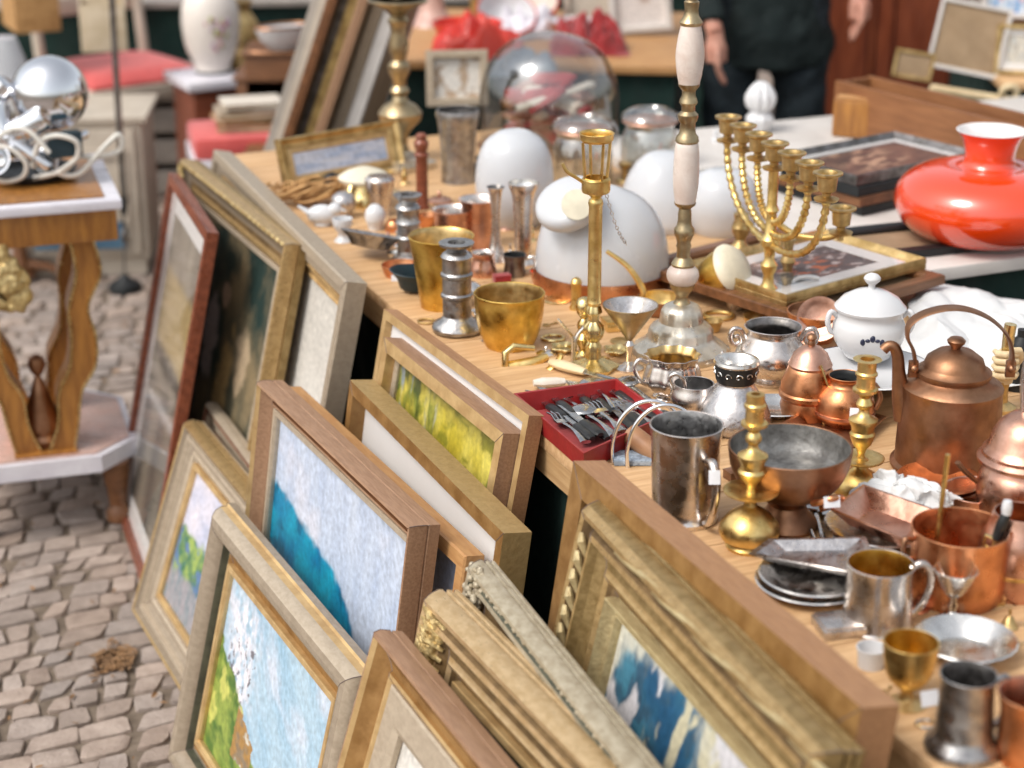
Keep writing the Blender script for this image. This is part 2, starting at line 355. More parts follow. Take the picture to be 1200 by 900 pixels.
def mprof(kind,w,t):
    if kind=='box': return [(0,0),(0,t),(w,t),(w,t*.35),(w*.9,0)]
    if kind=='flat': return [(0,0),(0,t*.9),(w*.08,t),(w*.8,t),(w,t*.7),(w,t*.3),(w*.9,0)]
    if kind=='scoop': return [(0,0),(0,t*.34),(w*.05,t*.38),(0,t*.42),(0,t*.75),(w*.06,t*.98),(w*.14,t),(w*.22,t*.86),(w*.38,t*.62),(w*.58,t*.48),(w*.74,t*.46),(w*.78,t*.56),(w*.86,t*.58),(w*.93,t*.5),(w,t*.32),(w*.95,0)]
    if kind=='ridge': return [(0,0),(0,t*.10),(w*.05,t*.15),(0,t*.21),(0,t*.32),(w*.06,t*.38),(0,t*.44),(0,t*.55),(w*.05,t*.8),(w*.12,t),(w*.2,t*.96),(w*.26,t*.74),(w*.3,t*.72),(w*.36,t*.84),(w*.44,t*.86),(w*.5,t*.66),(w*.62,t*.5),(w*.7,t*.52),(w*.78,t*.6),(w*.85,t*.52),(w*.88,t*.4),(w,t*.3),(w*.95,0)]
    if kind=='round': return [(0,0),(0,t*.3)]+[(w*.05+w*.6*(1-math.cos(a))/2, t*(.35+.65*math.sin(a))) for a in [PI*i/8 for i in range(9)]]+[(w*.68,t*.34),(w*.8,t*.42),(w,t*.3),(w*.95,0)]
    if kind=='outslope': return [(0,0),(0,t*.3),(w*.08,t*.36),(w*.5,t*.72),(w*.82,t*1.0),(w*.92,t*.98),(w,t*.72),(w*.97,0)]
    if kind=='double': return [(0,0),(0,t*.92),(w*.06,t),(w*.42,t),(w*.47,t*.86),(w*.5,t*.72),(w*.56,t*.76),(w*.86,t*.70),(w*.93,t*.55),(w,t*.4),(w*.96,0)]
def framed(label, a, b, zt, lean, w, t, kind, m, pic, group='framed pictures leaning against the stall', length=None, zb=0.0, matw=0, matm='mat_white', slip=None, glassy=False, pm='canvas', inner=None, res=110, extra=None, name='framed_picture', cat='picture', sy=0):
    A=P(*a,zt)
    if length is None: B=P(*b,zt)
    else:
        B=P(*b,zt); d=(B-A).normalized(); B=A+d*length
    W=(B-A).length; X=(B-A).normalized(); Nn=Vector((-X.y,X.x,0)); th=math.radians(lean)
    Yv=(Nn*math.sin(th)+Vector((0,0,1))*math.cos(th)); Z=X.cross(Yv)
    H=(zt-zb)/math.cos(th)
    O=A-Yv*H-Z*t                           # far lower corner, back face
    r=thing(name,label,cat); r.matrix_world=Matrix(((X.x,Yv.x,Z.x,O.x),(X.y,Yv.y,Z.y,O.y),(X.z,Yv.z,Z.z,O.z),(0,0,0,1)))
    if group: r['group']=group
    build_frame(r,W,H,w,t,kind,m,pic,matw,matm,slip,glassy,pm,inner,res); 
    if extra: extra(r,W,H,w,t)
    return r
def build_frame(r,W,H,w,t,kind,m,pic,matw=0,matm='mat_white',slip=None,glassy=False,pm='canvas',inner=None,res=110):
    if isinstance(m,tuple): moulding(W,H,mprof(kind,w,t),bands=[b_[0] for b_ in m[1]]).obj('moulding',[M[m[0]]]+[M[b_[1]] for b_ in m[1]]+[M['slate_brown']],r,ang=22)
    else: moulding(W,H,mprof(kind,w,t)).obj('moulding',M[m],r,ang=25)
    x0=w*.97; z=t*.34
    if inner:                               # second moulding inside the first
        iw,it,ik,im=inner; mb=moulding(W-2*w+.002,H-2*w+.002,mprof(ik,iw,it)); o=mb.obj('inner_moulding',M[im],r,ang=25); o.location=(w-.001,w-.001,t*.12); x0+=iw*.97; z=t*.12+it*.33
    if slip:
        mb=moulding(W-2*x0,H-2*x0,mprof('flat',.012,t*.30)); o=mb.obj('slip',M[slip],r,ang=25); o.location=(x0,x0,z-.004); x0+=.0115; z+=.002
    if matw:
        moulding(W-2*x0+.004,H-2*x0+.004,[(0,0),(0,.003),(matw-.003,.003),(matw,0.0005)]).obj('mat_board',M[matm],r,smooth=False).location=(x0-.002,x0-.002,z); x1=x0+matw-.002
    else: x1=x0-.003
    pw,ph=W-2*x1,H-2*x1
    me=picgrid(pic,pw,ph,res,res); me.materials.append(M[pm]); o=bpy.data.objects.new('picture',me); COL.objects.link(o); o.parent=r; o.location=(x1,x1,z-.001 if matw else z-.003)
    if glassy:
        mb=MB(); g_=x0-.003; mb.add([(g_,g_,z+.004),(W-g_,g_,z+.004),(W-g_,H-g_,z+.004),(g_,H-g_,z+.004)],[(0,1,2,3)]); mb.obj('glass',M['glass'],r,smooth=False)
    MB().box((W/2,H/2,.002),(W-.02,H-.02,.003)).obj('backing_board',M['backing'],r,smooth=False)
def leaf_corner(r,x,y,z,s,m,n=7,seed=1):
    """carved acanthus fan made of curled lobes"""
    rnd=random.Random(seed); mb=MB()
    for i in range(n):
        a=-.3+(PI/2+.6)*i/(n-1); L=s*(.9+.25*math.sin(i*2.1))
        pts=[(x+math.cos(a)*L*q,y+math.sin(a)*L*q,z+s*.22*math.sin(PI*q*.9)) for q in (0,.25,.5,.75,1)]
        mb.tube(pts,[s*.05,s*.11,s*.13,s*.10,s*.03],8)
    for i in range(5):
        a=i*1.1+.2; mb.sph((x+math.cos(a)*s*.5*rnd.random(),y+math.sin(a)*s*.5*rnd.random(),z+s*.12),s*.12,10)
    return mb.obj('carved_corner',M[m],r)
# ============================ SETTING =========================================
def build_ground():
    m=mat('soil',(.20,.155,.115),.9,0,(.12,.09,.065),sc=30,bump=.4)
    MB().add([(-40,-30,-.009),(40,-30,-.009),(40,60,-.009),(-40,60,-.009)],[(0,1,2,3)]).obj('ground',m,smooth=False)
    bpy.data.objects['ground']['kind']='structure'
    # cobbles: rows of split granite setts, every stone its own uneven block inside one paving sheet
    rnd=random.Random(3); vs=[];fs=[];cs=[]
    ra=math.radians(20); ca,sa=math.cos(ra),math.sin(ra); row=-46
    y=-3.6
    while y<13.5:
        hgt=.066*rnd.uniform(.86,1.15); x=-9.5+rnd.random()*.1
        while x<6.5:
            w=rnd.uniform(.052,.108)
            wx,wy=x*ca-y*sa,x*sa+y*ca
            if -4.8<wx<4.2 and -.5<wy<12.5 and not(wx>1.4 and wy<2) and rnd.random()>.006:
                g=.0032+rnd.random()*.0028; q=[(x+g,y+g),(x+w-g,y+g),(x+w-g,y+hgt-g),(x+g,y+hgt-g)]
                sk=rnd.uniform(-.004,.026)
                def wav(X): return .045*math.sin(X*1.7)+.018*math.sin(X*4.3+1)+.012*math.sin(X*9.1+y)
                q=[(X+(sk if k>1 else 0)+rnd.uniform(-.006,.006),Y+wav(X)+rnd.uniform(-.005,.005)) for k,(X,Y) in enumerate(q)]
                cx=sum(a for a,_ in q)/4; cy=sum(b for _,b in q)/4; zt=rnd.uniform(-.003,.002); tx,ty=rnd.uniform(-.03,.03),rnd.uniform(-.03,.03)
                b=len(vs); tone=rnd.uniform(.78,1.16); warm=rnd.uniform(-.03,.05)
                # ring of 8 with chopped corners
                ring=[]
                for k in range(4):
                    p0,p1=q[k],q[(k+1)%4]; c1,c2=rnd.uniform(.05,.2),rnd.uniform(.05,.2); ring += [(p0[0]*(1-c1)+p1[0]*c1,p0[1]*(1-c1)+p1[1]*c1),(p0[0]*c2+p1[0]*(1-c2),p0[1]*c2+p1[1]*(1-c2))]
                for (sc,dz) in ((1,-.02),(.995,-.0035),(.95,0),(.6,.0003)):
                    for (X,Y) in ring:
                        X2=cx+(X-cx)*sc;Y2=cy+(Y-cy)*sc; z=dz+(zt+(X2-cx)*tx+(Y2-cy)*ty if dz>-.01 else 0)+(rnd.uniform(-.0012,.0012) if dz>=0 else 0)
                        vs.append((X2*ca-Y2*sa,X2*sa+Y2*ca,z)); cs += [tone+warm,tone,tone-warm,1]
                for L in range(3):
                    for k in range(8): fs.append((b+L*8+k,b+L*8+(k+1)%8,b+L*8+8+(k+1)%8,b+L*8+8+k))
                fs.append(tuple(b+24+k for k in range(8)))
            x+=w
        y+=hgt
    me=bpy.data.meshes.new('cobblestone_paving'); me.from_pydata(vs,[],fs); ca_=me.color_attributes.new('Tone','FLOAT_COLOR','POINT'); ca_.data.foreach_set('color',cs)
    m=mat('granite',(.385,.315,.27),.8,0,(.26,.205,.172),sc=22,bump=.8,bsc=110,det=10,lo=.32,hi=.68)
    nt=m.node_tree; b=nt.nodes['Principled BSDF']; l=b.inputs['Base Color'].links[0]; src=l.from_socket
    at=nt.nodes.new('ShaderNodeVertexColor'); at.layer_name='Tone'; mx=nt.nodes.new('ShaderNodeMix'); mx.data_type='RGBA'; mx.blend_type='MULTIPLY'; mx.inputs[0].default_value=1
    nt.links.new(src,mx.inputs[6]); nt.links.new(at.outputs[0],mx.inputs[7]); nt.links.new(mx.outputs[2],b.inputs['Base Color'])
    me.materials.append(m); me.polygons.foreach_set('use_smooth',[True]*len(me.polygons)); me.set_sharp_from_angle(angle=math.radians(50))
    o=bpy.data.objects.new('cobblestone_paving',me); COL.objects.link(o); o['kind']='structure'
    # dry leaves and straw in the joints
    mb=MB()
    for i in range(900):
        if i<260: c=P(133+rnd.gauss(0,9),775+rnd.gauss(0,7),.004); sz=rnd.uniform(.006,.016)
        else: c=Vector((rnd.uniform(-3,-.5),rnd.uniform(2.4,8),.003)); sz=rnd.uniform(.005,.014)
        a=rnd.random()*6.3; R=Matrix.Rotation(a,3,'Z')@Matrix.Rotation(rnd.uniform(-.5,.5),3,'X')
        q=[R@Vector(v)*sz+c+Vector((0,0,.003)) for v in((-1,0,0),(-.3,.35,.15),(.6,.3,.1),(1,0,-.05),(.4,-.35,.1),(-.4,-.3,.1))]
        mb.add(q,[(0,1,2,3),(0,3,4,5)])
    props(mb.obj('leaf_litter',M['leaf_litter']),'scattered dry leaves and crumbs in the cobble joints','leaves',kind='stuff')
build_ground()
# ---- main stall table ----
S0,S1,TW=1.12,-2.35,.97
def build_table():
    r=thing('stall_table','long plank stall table with dark skirt coloured like green-tinted shadow, covered in brass and copper wares','table',sp(0,TW/2,0),EANG)
    L=S0-S1; cx=-(S0+S1)/2; hw=TW/2                # local x along EV (towards us)
    mb=MB(); nb=23; rnd=random.Random(5)
    for i in range(nb):
        w=L/nb; mb.box((cx-L/2+w*(i+.5),0,T-.011-rnd.uniform(0,.0008)),(w-.0022,TW,.022),bev=.0016)
    mb.obj('table_top',M['table_wood_x'],r,ang=30)
    for side,sgn in(('',-1),('',1)): MB().box((cx,sgn*(hw-.014),T-.045),(L-.01,.022,.044)).obj('apron_rail',M['table_edge'],r,smooth=False)
    # skirt with folds all the way round, set back from the edge
    mb=MB(); pts=[]; i0,i1,h=cx-L/2+.04,cx+L/2-.04,hw-.03
    n=260
    def path(t):
        per=2*((i1-i0)+2*h); d=t*per
        if d<i1-i0: return (i0+d,-h,0,-1)
        d-=i1-i0
        if d<2*h: return (i1,-h+d,1,0)
        d-=2*h
        if d<i1-i0: return (i1-d,h,0,1)
        d-=i1-i0; return (i0,h-d,-1,0)
    vs=[];fs=[]
    for k in range(n):
        x,y,nx,ny=path(k/n); f=.010*math.sin(k*1.3)+.006*math.sin(k*.47)
        for j,z in enumerate((T-.068,T-.3,.015)): g=f*(j/2)-.006; vs.append((x+nx*g,y+ny*g,z))
    for k in range(n):
        for j in range(2): a=k*3+j; b=((k+1)%n)*3+j; fs.append((a,b,b+1,a+1))
    mb.add(vs,fs).obj('table_skirt',M['skirt'],r)
    for x in (i0+.15,i1-.15):
        for y in(-h+.08,h-.08): MB().box((x,y,(T-.07)/2),(.045,.045,T-.07)).obj('leg',M['table_edge'],r,smooth=False)
build_table()
def slab_table(label,corner_s,corner_p,ls,lp,top,th,topm,edgem,skirt=None,name='stall_table'):
    # rectangle from (s,p) to (s+ls,p+lp)
    c=sp(corner_s+ls/2,corner_p+lp/2,0); r=thing(name,label,'table',c,EANG)
    MB().box((0,0,top-th/2),(ls,lp,th),bev=.003).obj('table_top',M[topm],r,ang=30)
    for x in(-ls/2+.06,ls/2-.06):
        for y in(-lp/2+.06,lp/2-.06): MB().box((x,y,(top-th)/2),(.045,.045,top-th)).obj('leg',M[edgem],r,smooth=False)
    if skirt:
        mb=MB(); n=120; vs=[];fs=[]; a,b=ls/2-.03,lp/2-.03
        for k in range(n):
            t=k/n*4; q=int(t); f=t-q; x,y=[(-a+2*a*f,-b),(a,-b+2*b*f),(a-2*a*f,b),(-a,b-2*b*f)][q]; g=1+.02*math.sin(k*1.7)
            vs += [(x,y,top-th),(x*g,y*g,.02)]
        for k in range(n): fs.append((2*k,2*((k+1)%n),2*((k+1)%n)+1,2*k+1))
        mb.add(vs,fs).obj('table_skirt',M[skirt],r)
    return r
q=P(987,334,.80)-REF; S2=-(q.x*EV.x+q.y*EV.y)
T2=.806
slab_table('white edged side stall table carrying the orange lamp and flat pictures',S2,.845,1.25,1.5,T2,.026,'white_paint','table_edge','skirt')
# ============================ FRAMED PICTURES ==================================
GR='framed pictures leaning in rows against the stall table'
def fr(*a,**k): return framed(*a,group=GR,**k)
fr('tall red-brown frame with wide white mat around a brown interior photograph, standing far left',(198,202),(243,272),.81,12.5,.022,.024,'box','red_wood',pic_photo,matw=.055,glassy=True,pm='print')
def fx2(r,W,H,w,t):
    leaf_corner(r,.012,H-.035,t*.85,.03,'gilt_ornament',seed=2).rotation_euler=(0,0,0)
    mb=MB(); n=int(W/.03)
    for i in range(n): mb.sph((.03+i*.03,H-.008,t*.9),.009,8,sc=(1.3,.7,.7))
    mb.obj('beading',M['gilt_ornament'],r)
fr('large antique gold frame with carved beading around a dark figure painting',(210,185),(335,285),.83,13,.07,.048,'scoop',('olive_gold',[(.15,'gold_light'),(.26,'gilt_dirt'),(.6,'taupe'),(.76,'gilt_dirt'),(1,'gold_light')]),pic_dark,extra=fx2,slip='champagne')
fr('beige double-moulded frame with a bare pale canvas, behind the dark figure painting',(250,175),(405,330),.835,12,.048,.042,'double',('silver_leaf',[(.45,'silver_leaf'),(.57,'taupe'),(1,'silver_leaf')]),pic_pale,inner=(.03,.02,'scoop','slip_gold'))
fr('small cream frame with a red line, behind the green landscape frame',(240,470),(285,530),.41,15,.05,.028,'ridge',('taupe',[(.2,'champagne'),(.34,'red_wood'),(1,'champagne')]),pic_green,slip='walnut',length=.46)
fr('cream stepped frame with gold slip around a small green meadow landscape',(215,490),(285,575),.42,19,.072,.045,'ridge',('champagne',[(.16,'gold_light'),(.22,'champagne'),(.34,'taupe'),(.48,'champagne'),(.68,'taupe'),(1,'champagne')]),pic_green,slip='slip_gold',length=.50)
fr('brown stepped frame around a pale sky with a turquoise hill',(300,446),(480,617),.70,8,.040,.050,'scoop',('tan_frame',[(.14,'tan_frame'),(.2,'slip_gold'),(.6,'tan_frame'),(.78,'walnut'),(1,'tan_frame')]),pic_blue,slip='champagne',res=150)
fr('thin flat brown frame with a pale blue picture, squeezed behind the turquoise hill',(333,453),(545,652),.66,9,.03,.032,'flat','orange_wood',pic_sky)
fr('deep gold box frame with a broad white mat',(410,445),(590,625),.72,8,.022,.045,'box',('gilt_box',[(1,'brown_gold')]),pic_engr,matw=.10,pm='print',glassy=False)
fr('large thin oak frame with a broad white mat, behind the yellow landscape',(450,362),(620,487),.82,11,.016,.026,'box',('oak',[(1,'slip_gold')]),pic_pale,matw=.12,pm='print')
fr('brown frame with cream inner lip around a yellow autumn landscape',(450,395),(590,508),.79,11,.022,.038,'box',('tan_frame',[(1,'slip_gold')]),pic_yellow,slip='champagne',res=150)
fr('silver-gold rounded frame around a blossoming tree on a green slope',(245,588),(412,790),.50,13.5,.085,.050,'round',('taupe',[(.07,'slip_gold'),(.24,'champagne'),(.60,'taupe'),(.70,'groove_green'),(.86,'taupe'),(1,'brown_gold')]),pic_blossom,slip='slip_gold',res=170)
fr("worn brown and gold frame with cream inner frame, cut by the lower photo edge",(437,737),(570,900),.66,17,.055,.045,'scoop',('tan_frame',[(.10,'tan_frame'),(.2,'slip_gold'),(.62,'brown_gold'),(.8,'brown_gold'),(1,'slip_gold')]),pic_pale,inner=(.05,.02,'flat','champagne'),length=.62)
def fx12(r,W,H,w,t): leaf_corner(r,.02,H-.10,t*.8,.085,'gilt_ornament',n=8,seed=5)
def flip(o): return o
def fx12b(r,W,H,w,t):
    mb=MB(); rnd=random.Random(4)
    for i in range(7):
        y=H-.022-i*.013; pts=[(.012+.03*q+.012*math.sin(PI*q),y-.030*q*q,t*(.95-.30*q)+.004*math.sin(PI*q)) for q in(0,.25,.5,.75,1)]
        mb.tube(pts,[.003,.006,.0065,.006,.003],8)
    mb.tube([(.052+.016*math.cos(q*.6)*(1-q/16),H-.045+.016*math.sin(q*.6)*(1-q/16),t*.62+.006) for q in range(15)],.005,8)
    for i in range(6): mb.tube([(.012+.006*math.sin(i),H-.02-i*.016,t*.95),(.035,H-.026-i*.016,t*.8+.008),(.055,H-.034-i*.016,t*.6)],[.003,.007,.003],8)
    mb.obj('carved_corner',M['gilt_ornament'],r)
fr('pale gold ridged frame with a carved acanthus corner around a black picture',(495,690),(700,900),.71,14,.095,.055,'ridge',('gilt_pale',[(.21,'gilt_pale'),(.33,'gilt_dirt'),(.48,'gilt_pale'),(.66,'gilt_dirt'),(.84,'gilt_pale'),(1,'gilt_dirt')]),pic_black,slip='slip_gold',length=.86,extra=fx12b)
def fx13(r,W,H,w,t):
    mb=MB(); rnd=random.Random(8)
    for i in range(70): mb.sph((rnd.uniform(0,.05),H-rnd.uniform(0,.055),t*.7+rnd.uniform(0,.010)),rnd.uniform(.003,.006),8)
    for i in range(110): mb.sph((.02+i*(W-.04)/110,H-.022+rnd.uniform(-.003,.003),t*.72+rnd.uniform(-.002,.002)),rnd.uniform(.0025,.0048),7)
    mb.obj('carved_beading',M['grey_gilt'],r)
fr('weathered grey-gold frame with crumbling carved edge, behind the pale gold ridged frame',(548,655),(740,900),.73,13.5,.075,.040,'ridge',('grey_gilt',[(.21,'grey_gilt'),(.33,'groove_green'),(.48,'grey_gilt'),(1,'gilt_dirt')]),pic_black,length=.86,extra=fx13)
def fx14(r,W,H,w,t):
    mb=MB(); rnd=random.Random(9)
    for i in range(9):                      # diagonal leaf gadroons along the far side
        y=H-.03-i*.026; mb.tube([(.010,y,t*.90),(.024,y-.020,t*.93),(.034,y-.045,t*.72)],[.001,.0065,.001],8)
    for i in range(5): x=.10+i*W/5.5; mb.tube([(x,H-.030,t*.74),(x+.05,H-.020,t*.90),(x+.10,H-.014,t*.96),(x+.15,H-.010,t*.93)],[.001,.004,.004,.001],8)
    mb.obj('carved_leaves',M['gilt_olive'],r)
fr('large antique gold frame with carved leaves around a blue-green painting',(680,585),(960,880),.86,12.5,.095,.055,'ridge',('olive_gold',[(.06,'olive_gold'),(.21,'gold_light'),(.33,'gilt_dirt'),(.46,'gold_light'),(.68,'olive_gold'),(.82,'gold_light'),(1,'gilt_dirt')]),pic_seascape,inner=(.022,.03,'scoop','gilt_olive'),res=170,extra=fx14)
fr('large plain reddish-brown frame, hindmost at the near end of the row',(672,540),(1010,830),.875,8.5,.04,.048,'box',('oak',[(1,'brown_gold')]),pic_pale)
# the gold frame propped on the table's far end
A=P(325,160,.895); B=P(463,138,.88); bl=P(340,203,T+.002)
def propped(label,tl,tr,h,lean,w,t,kind,m,pic,zb=T+.001,**k):
    """frame standing on a surface, back corners given at its top"""
    return framed(label,tl,tr,zb+h,lean,w,t,kind,m,pic,zb=zb,**k)
propped('gold frame with a pale blue picture propped at the far end of the stall table',(326,163),(466,139),.12,16,.026,.02,'scoop','brass_dull',pic_sky,group=None,slip='slip_gold')
# ============================ WARES ON THE TABLE ===============================
def lathe_obj(name,at,pr,m,parent=None,smooth=False,wall=None,inner=None,n=44,lob=0,lobn=0,floor_py=None,loc=None,split=None,sx=1,sy=1,rz=0,cap=True):
    """turned piece; pr=[(radius px, image row of that ring's centre)] bottom to top. wall=px makes it an open vessel."""
    q=at.prof(pr)
    if smooth: q=cr(q,5); q=[(max(0,r),z) for r,z in q]
    mb=MB(); mats=[M[m]]
    full=[(0.0,q[0][1])]+q if cap else q
    if wall is None:
        if cap: full=full+[(0.0,q[-1][1])]
        mb.lathe(full,n,0,lob=lob,lobn=lobn,sx=sx,sy=sy)
    else:
        wl=wall*at.k; ztop=q[-1][1]; zf=at.z(floor_py) if floor_py else q[0][1]+wl*1.5
        mb.lathe(full+[(q[-1][0]-wl*.5,ztop+wl*.35),(q[-1][0]-wl,ztop)],n,0,lob=lob,lobn=lobn,sx=sx,sy=sy)
        rf=q[0][0]
        for (r0_,z0_),(r1_,z1_) in zip(q,q[1:]):
            if min(z0_,z1_)<=zf<=max(z0_,z1_) and z1_!=z0_: rf=r0_+(r1_-r0_)*(zf-z0_)/(z1_-z0_); break
        rf=max(.0006,rf-wl); ins=[(0,zf),(rf*.9,zf)]+[(max(.001,r-wl),z) for r,z in q if z>zf+wl*.3]
        mb.lathe(ins,n,1,lob=lob,lobn=lobn,sx=sx,sy=sy); mats.append(M[inner or m])
    o=mb.obj(name,mats,parent,rz=rz)
    if loc is not None: o.location=loc
    return o
def single(name,label,cat,at,pr,m,group=None,**k):
    o=lathe_obj(name,at,pr,m,loc=at.loc,**k); return props(o,label,cat,group)
def root(name,label,cat,at,group=None,rz=0): return thing(name,label,cat,at.loc,rz,group)
def tube_px(name,at,pts,r,m,parent,n=10,flat=1.0,closed=False,sm=True,up=None):
    """pts=(dx px, depth px away from us, image row)"""
    q=[tuple(at.pt(*p)) for p in pts]
    rr=r
    if isinstance(r,(list,tuple)): q4=[a+(b,) for a,b in zip(q,r)]; q4=cr(q4,5) if sm else q4; q=[a[:3] for a in q4]; rr=[a[3]*at.k for a in q4]
    else:
        q=cr(q,5) if sm else q; rr=r*at.k
    mb=MB(); mb.tube(q,rr,n,flat=flat,closed=closed,up=up); return mb.obj(name,M[m],parent)
def tagq(at,dx,dd,py,w,h,parent,rz=0,tilt=.35):
    mb=MB(); c=at.pt(dx,dd,py); w*=at.k;h*=at.k
    mb.box((0,0,0),(w,.0015,h),M=Matrix.Translation(c)@Matrix.Rotation(rz,4,'Z')@Matrix.Rotation(-tilt,4,'X')); return mb.obj('price_tag',M['tag'],parent,smooth=False)

# --- pewter tankard with strap handle
a=At(801,606); r=root('tankard','tall pewter tankard with strap handle and white tag, behind the reddish-brown frame','tankard',a)
lathe_obj('body',a,[(40,606),(41,601),(38,597),(38,590),(40,545),(41,516),(42,508),(43,500),(44,497)],'silver',r,wall=2.2,inner='pewter')
tube_px('handle',a,[(22,-36,527),(27,-48,526),(30,-60,540),(29,-60,565),(25,-50,590),(21,-38,597)],[5,6,5.5,5,4.5,3.5],'silver',r)
tagq(a,27,-66,533,13,16,r)
# --- brass candlesticks
def candlestick(label,bx,by,pr,m='brass',group=None,name='candlestick',parts=None,n=40):
    a=At(bx,by); r=root(name,label,'candlestick',a,group)
    i0=0
    for (pn,i1) in parts:
        seg=pr[i0:i1+1]; q=a.prof(seg); mb=MB(); full=([(0,q[0][1])]+q+[(0,q[-1][1])])
        if pn=='socket': # drilled candle hole
            rt,zt=q[-1]; full=[(0,q[0][1])]+q+[(rt*.5,zt+.0005),(rt*.46,zt-.012),(0,zt-.014)]
        mb.lathe(full,n); mb.obj(pn,M[m],r); i0=i1
    return a,r
candlestick('large brass candlestick with wide drip pan and bell base, beside the copper pan',877,641,
 [(26,641),(28,637),(25,633),(33,629),(36,622),(34,613),(26,604),(16,597),(8,592),(7,588),(9,584),(12,581),(32,576),(33,574),(31,573.5),(14,577),(6,576),(5,571),(7,566),(12,561),(16,555),(17,552),(14,549),(15,541),(18,536),(18,533),(9,528),(6,524),(6,520),(9,517),(10,513),(8,509),(6,506),(9,502),(16,498),(16,495),(11,494),(11,479),(13,477),(13,474),(11,472),(11,462),(20,459),(21,457)],
 group='brass candlesticks with drip pans',parts=[('base',10),('drip_pan',16),('stem',34),('socket',41)])
candlestick('brass candlestick with drip pan between the copper jug and the big kettle',1006,574,
 [(30,574),(31,568),(27,560),(14,552),(8,548),(7,545),(10,542),(27,538),(28,536),(26,535.5),(10,538),(5,536),(4,532),(6,526),(11,520),(14,513),(15,508),(13,505),(14,499),(17,494),(17,491),(9,487),(6,483),(6,479),(9,476),(10,473),(8,469),(6,466),(8,462),(15,458),(15,455),(11,454),(11,441),(13,439),(13,437),(11,435),(11,424),(17,421),(18,419)],
 group='brass candlesticks with drip pans',parts=[('base',5),('drip_pan',10),('stem',29),('socket',37)])
# --- footed copper pan
a=At(921,616); r=root('copper_pan','footed copper pan with tinned grey inside and scroll handle','pan',a)
lathe_obj('bowl',a,[(34,578),(46,574),(60,562),(69,545),(72,530),(73,523)],'copper_old',r,wall=2.5,inner='tin',floor_py=556,smooth=True)
lathe_obj('foot',a,[(36,616),(38,612),(34,606),(25,598),(22,590),(26,582),(36,577)],'copper_old',r)
tube_px('handle',a,[(20,-58,566),(26,-70,560),(38,-76,553),(50,-66,556),(52,-50,565),(44,-48,572),(30,-56,573)],4,'copper',r)
tagq(a,38,-78,556,19,13,r,rz=.2)
# --- copper pots
a=At(946,488); r=root('copper_pot','lidded round copper pot wrapped with a brass wire','pot',a)
lathe_obj('body',a,[(26,490),(30,486),(33,474),(31,466),(35,462),(35,458),(33,456),(33,448),(27,434),(25,428)],'copper',r,smooth=False,wall=2,inner='tin')
lathe_obj('lid',a,[(25,430),(26,426),(24,423),(20,414),(12,407),(5,404)],'copper_pink',r)
lathe_obj('knob',a,[(4,405),(5,402),(4,399),(6,396),(5,393),(2,391)],'copper_old',r)
tube_px('wire',a,[(8,-24,420),(16,-28,440),(22,-30,455),(16,-32,470),(14,-34,485),(26,-30,497)],1.6,'brass_pale',r,n=6)
a=At(988,497); r=root('copper_jug','small open copper jug with dark inside and side handle, right of the lidded copper pot','jug',a)
lathe_obj('body',a,[(22,497),(25,494),(29,490),(34,484),(35,474),(33,463),(25,453),(20,449),(19,444),(21,440)],'copper',r,wall=1.5,inner='black',smooth=True)
lathe_obj('belly_ring',a,[(33,483),(36.5,482),(36.5,479),(33,478)],'copper_pink',r,cap=False)
tube_px('handle',a,[(21,-6,443),(33,-10,448),(39,-12,462),(34,-12,475)],3.2,'copper_old',r)
tagq(a,6,-36,470,12,10,r,rz=-.2)
# --- shallow red copper tray under the pots
def tray4(label,cs,zr,h,inset,m,name='tray',cat='tray',z0=T+.001,th=.003,mi=None,group=None,lip=.006):
    """four-sided tray: rim corners taken from the photo at height zr"""
    pts=[P(x,y,zr) for x,y in cs]; c=sum(pts,Vector())/4; c.z=z0; loc=[p-c for p in pts]
    for p in loc: p.z=0
    def ring(f,z,off=0): return [Vector((p.x*f,p.y*f,z)) for p in loc]
    mean=sum(p.length for p in loc)/4; fi=1-inset/mean; fl=1+lip/mean
    H=zr-z0
    rings=[ring(fi,0),ring(1,H-.001),ring(fl,H),ring(fl,H+.0025),ring(1-.003/mean,H+.002),ring(fi-.004/mean,th)]
    mb=MB(); vs=[v for g in rings for v in g]; fs=[]
    for i in range(len(rings)-1):
        for k in range(4): fs.append((i*4+k,i*4+(k+1)%4,i*4+4+(k+1)%4,i*4+4+k))
    fs.append((3,2,1,0)); b=(len(rings)-1)*4
    mb.add(vs,fs); mb.add([vs[b+k] for k in range(4)],[(0,1,2,3)],1 if mi else 0)
    o=mb.obj(name,[M[m]]+([M[mi]] if mi else []),ang=20); o.location=c
    return props(o,label,cat,group),c,loc
tray4('shallow reddish copper tray under the small copper pots',[(905,505),(968,470),(1035,490),(985,535)],T+.014,.01,.02,'copper_old')
# --- big copper kettle
a=At(1108,547); r=root('copper_kettle','big brown copper kettle with a tall strap handle and curled spout','kettle',a)
lathe_obj('body',a,[(62,547),(65,544),(65,541),(60,538),(60,525),(59,480),(58,458),(59,452),(57,449),(46,444),(42,441)],'copper_old',r)
lathe_obj('lid',a,[(42,446),(42,441),(44,438),(44,434),(37,430),(36,428),(33,420),(22,412),(8,408)],'copper_old',r)
lathe_obj('knob',a,[(5,410),(6,406),(10,402),(11,399),(8,396),(3,395)],'copper_old',r)
tube_px('spout',a,[(-50,5,490),(-58,5,465),(-63,5,440),(-66,5,420),(-71,5,409),(-78,5,407),(-84,5,412)],[15,11,8,7,6.5,6,6],'copper_old',r,n=14)
mb=MB(); pts=[a.pt(*p) for p in [(-46,0,426),(-50,0,410),(-58,0,395),(-57,0,380),(-42,0,368),(-15,0,361),(12,0,363),(38,0,374),(58,0,392),(66,0,412),(66,0,430)]]
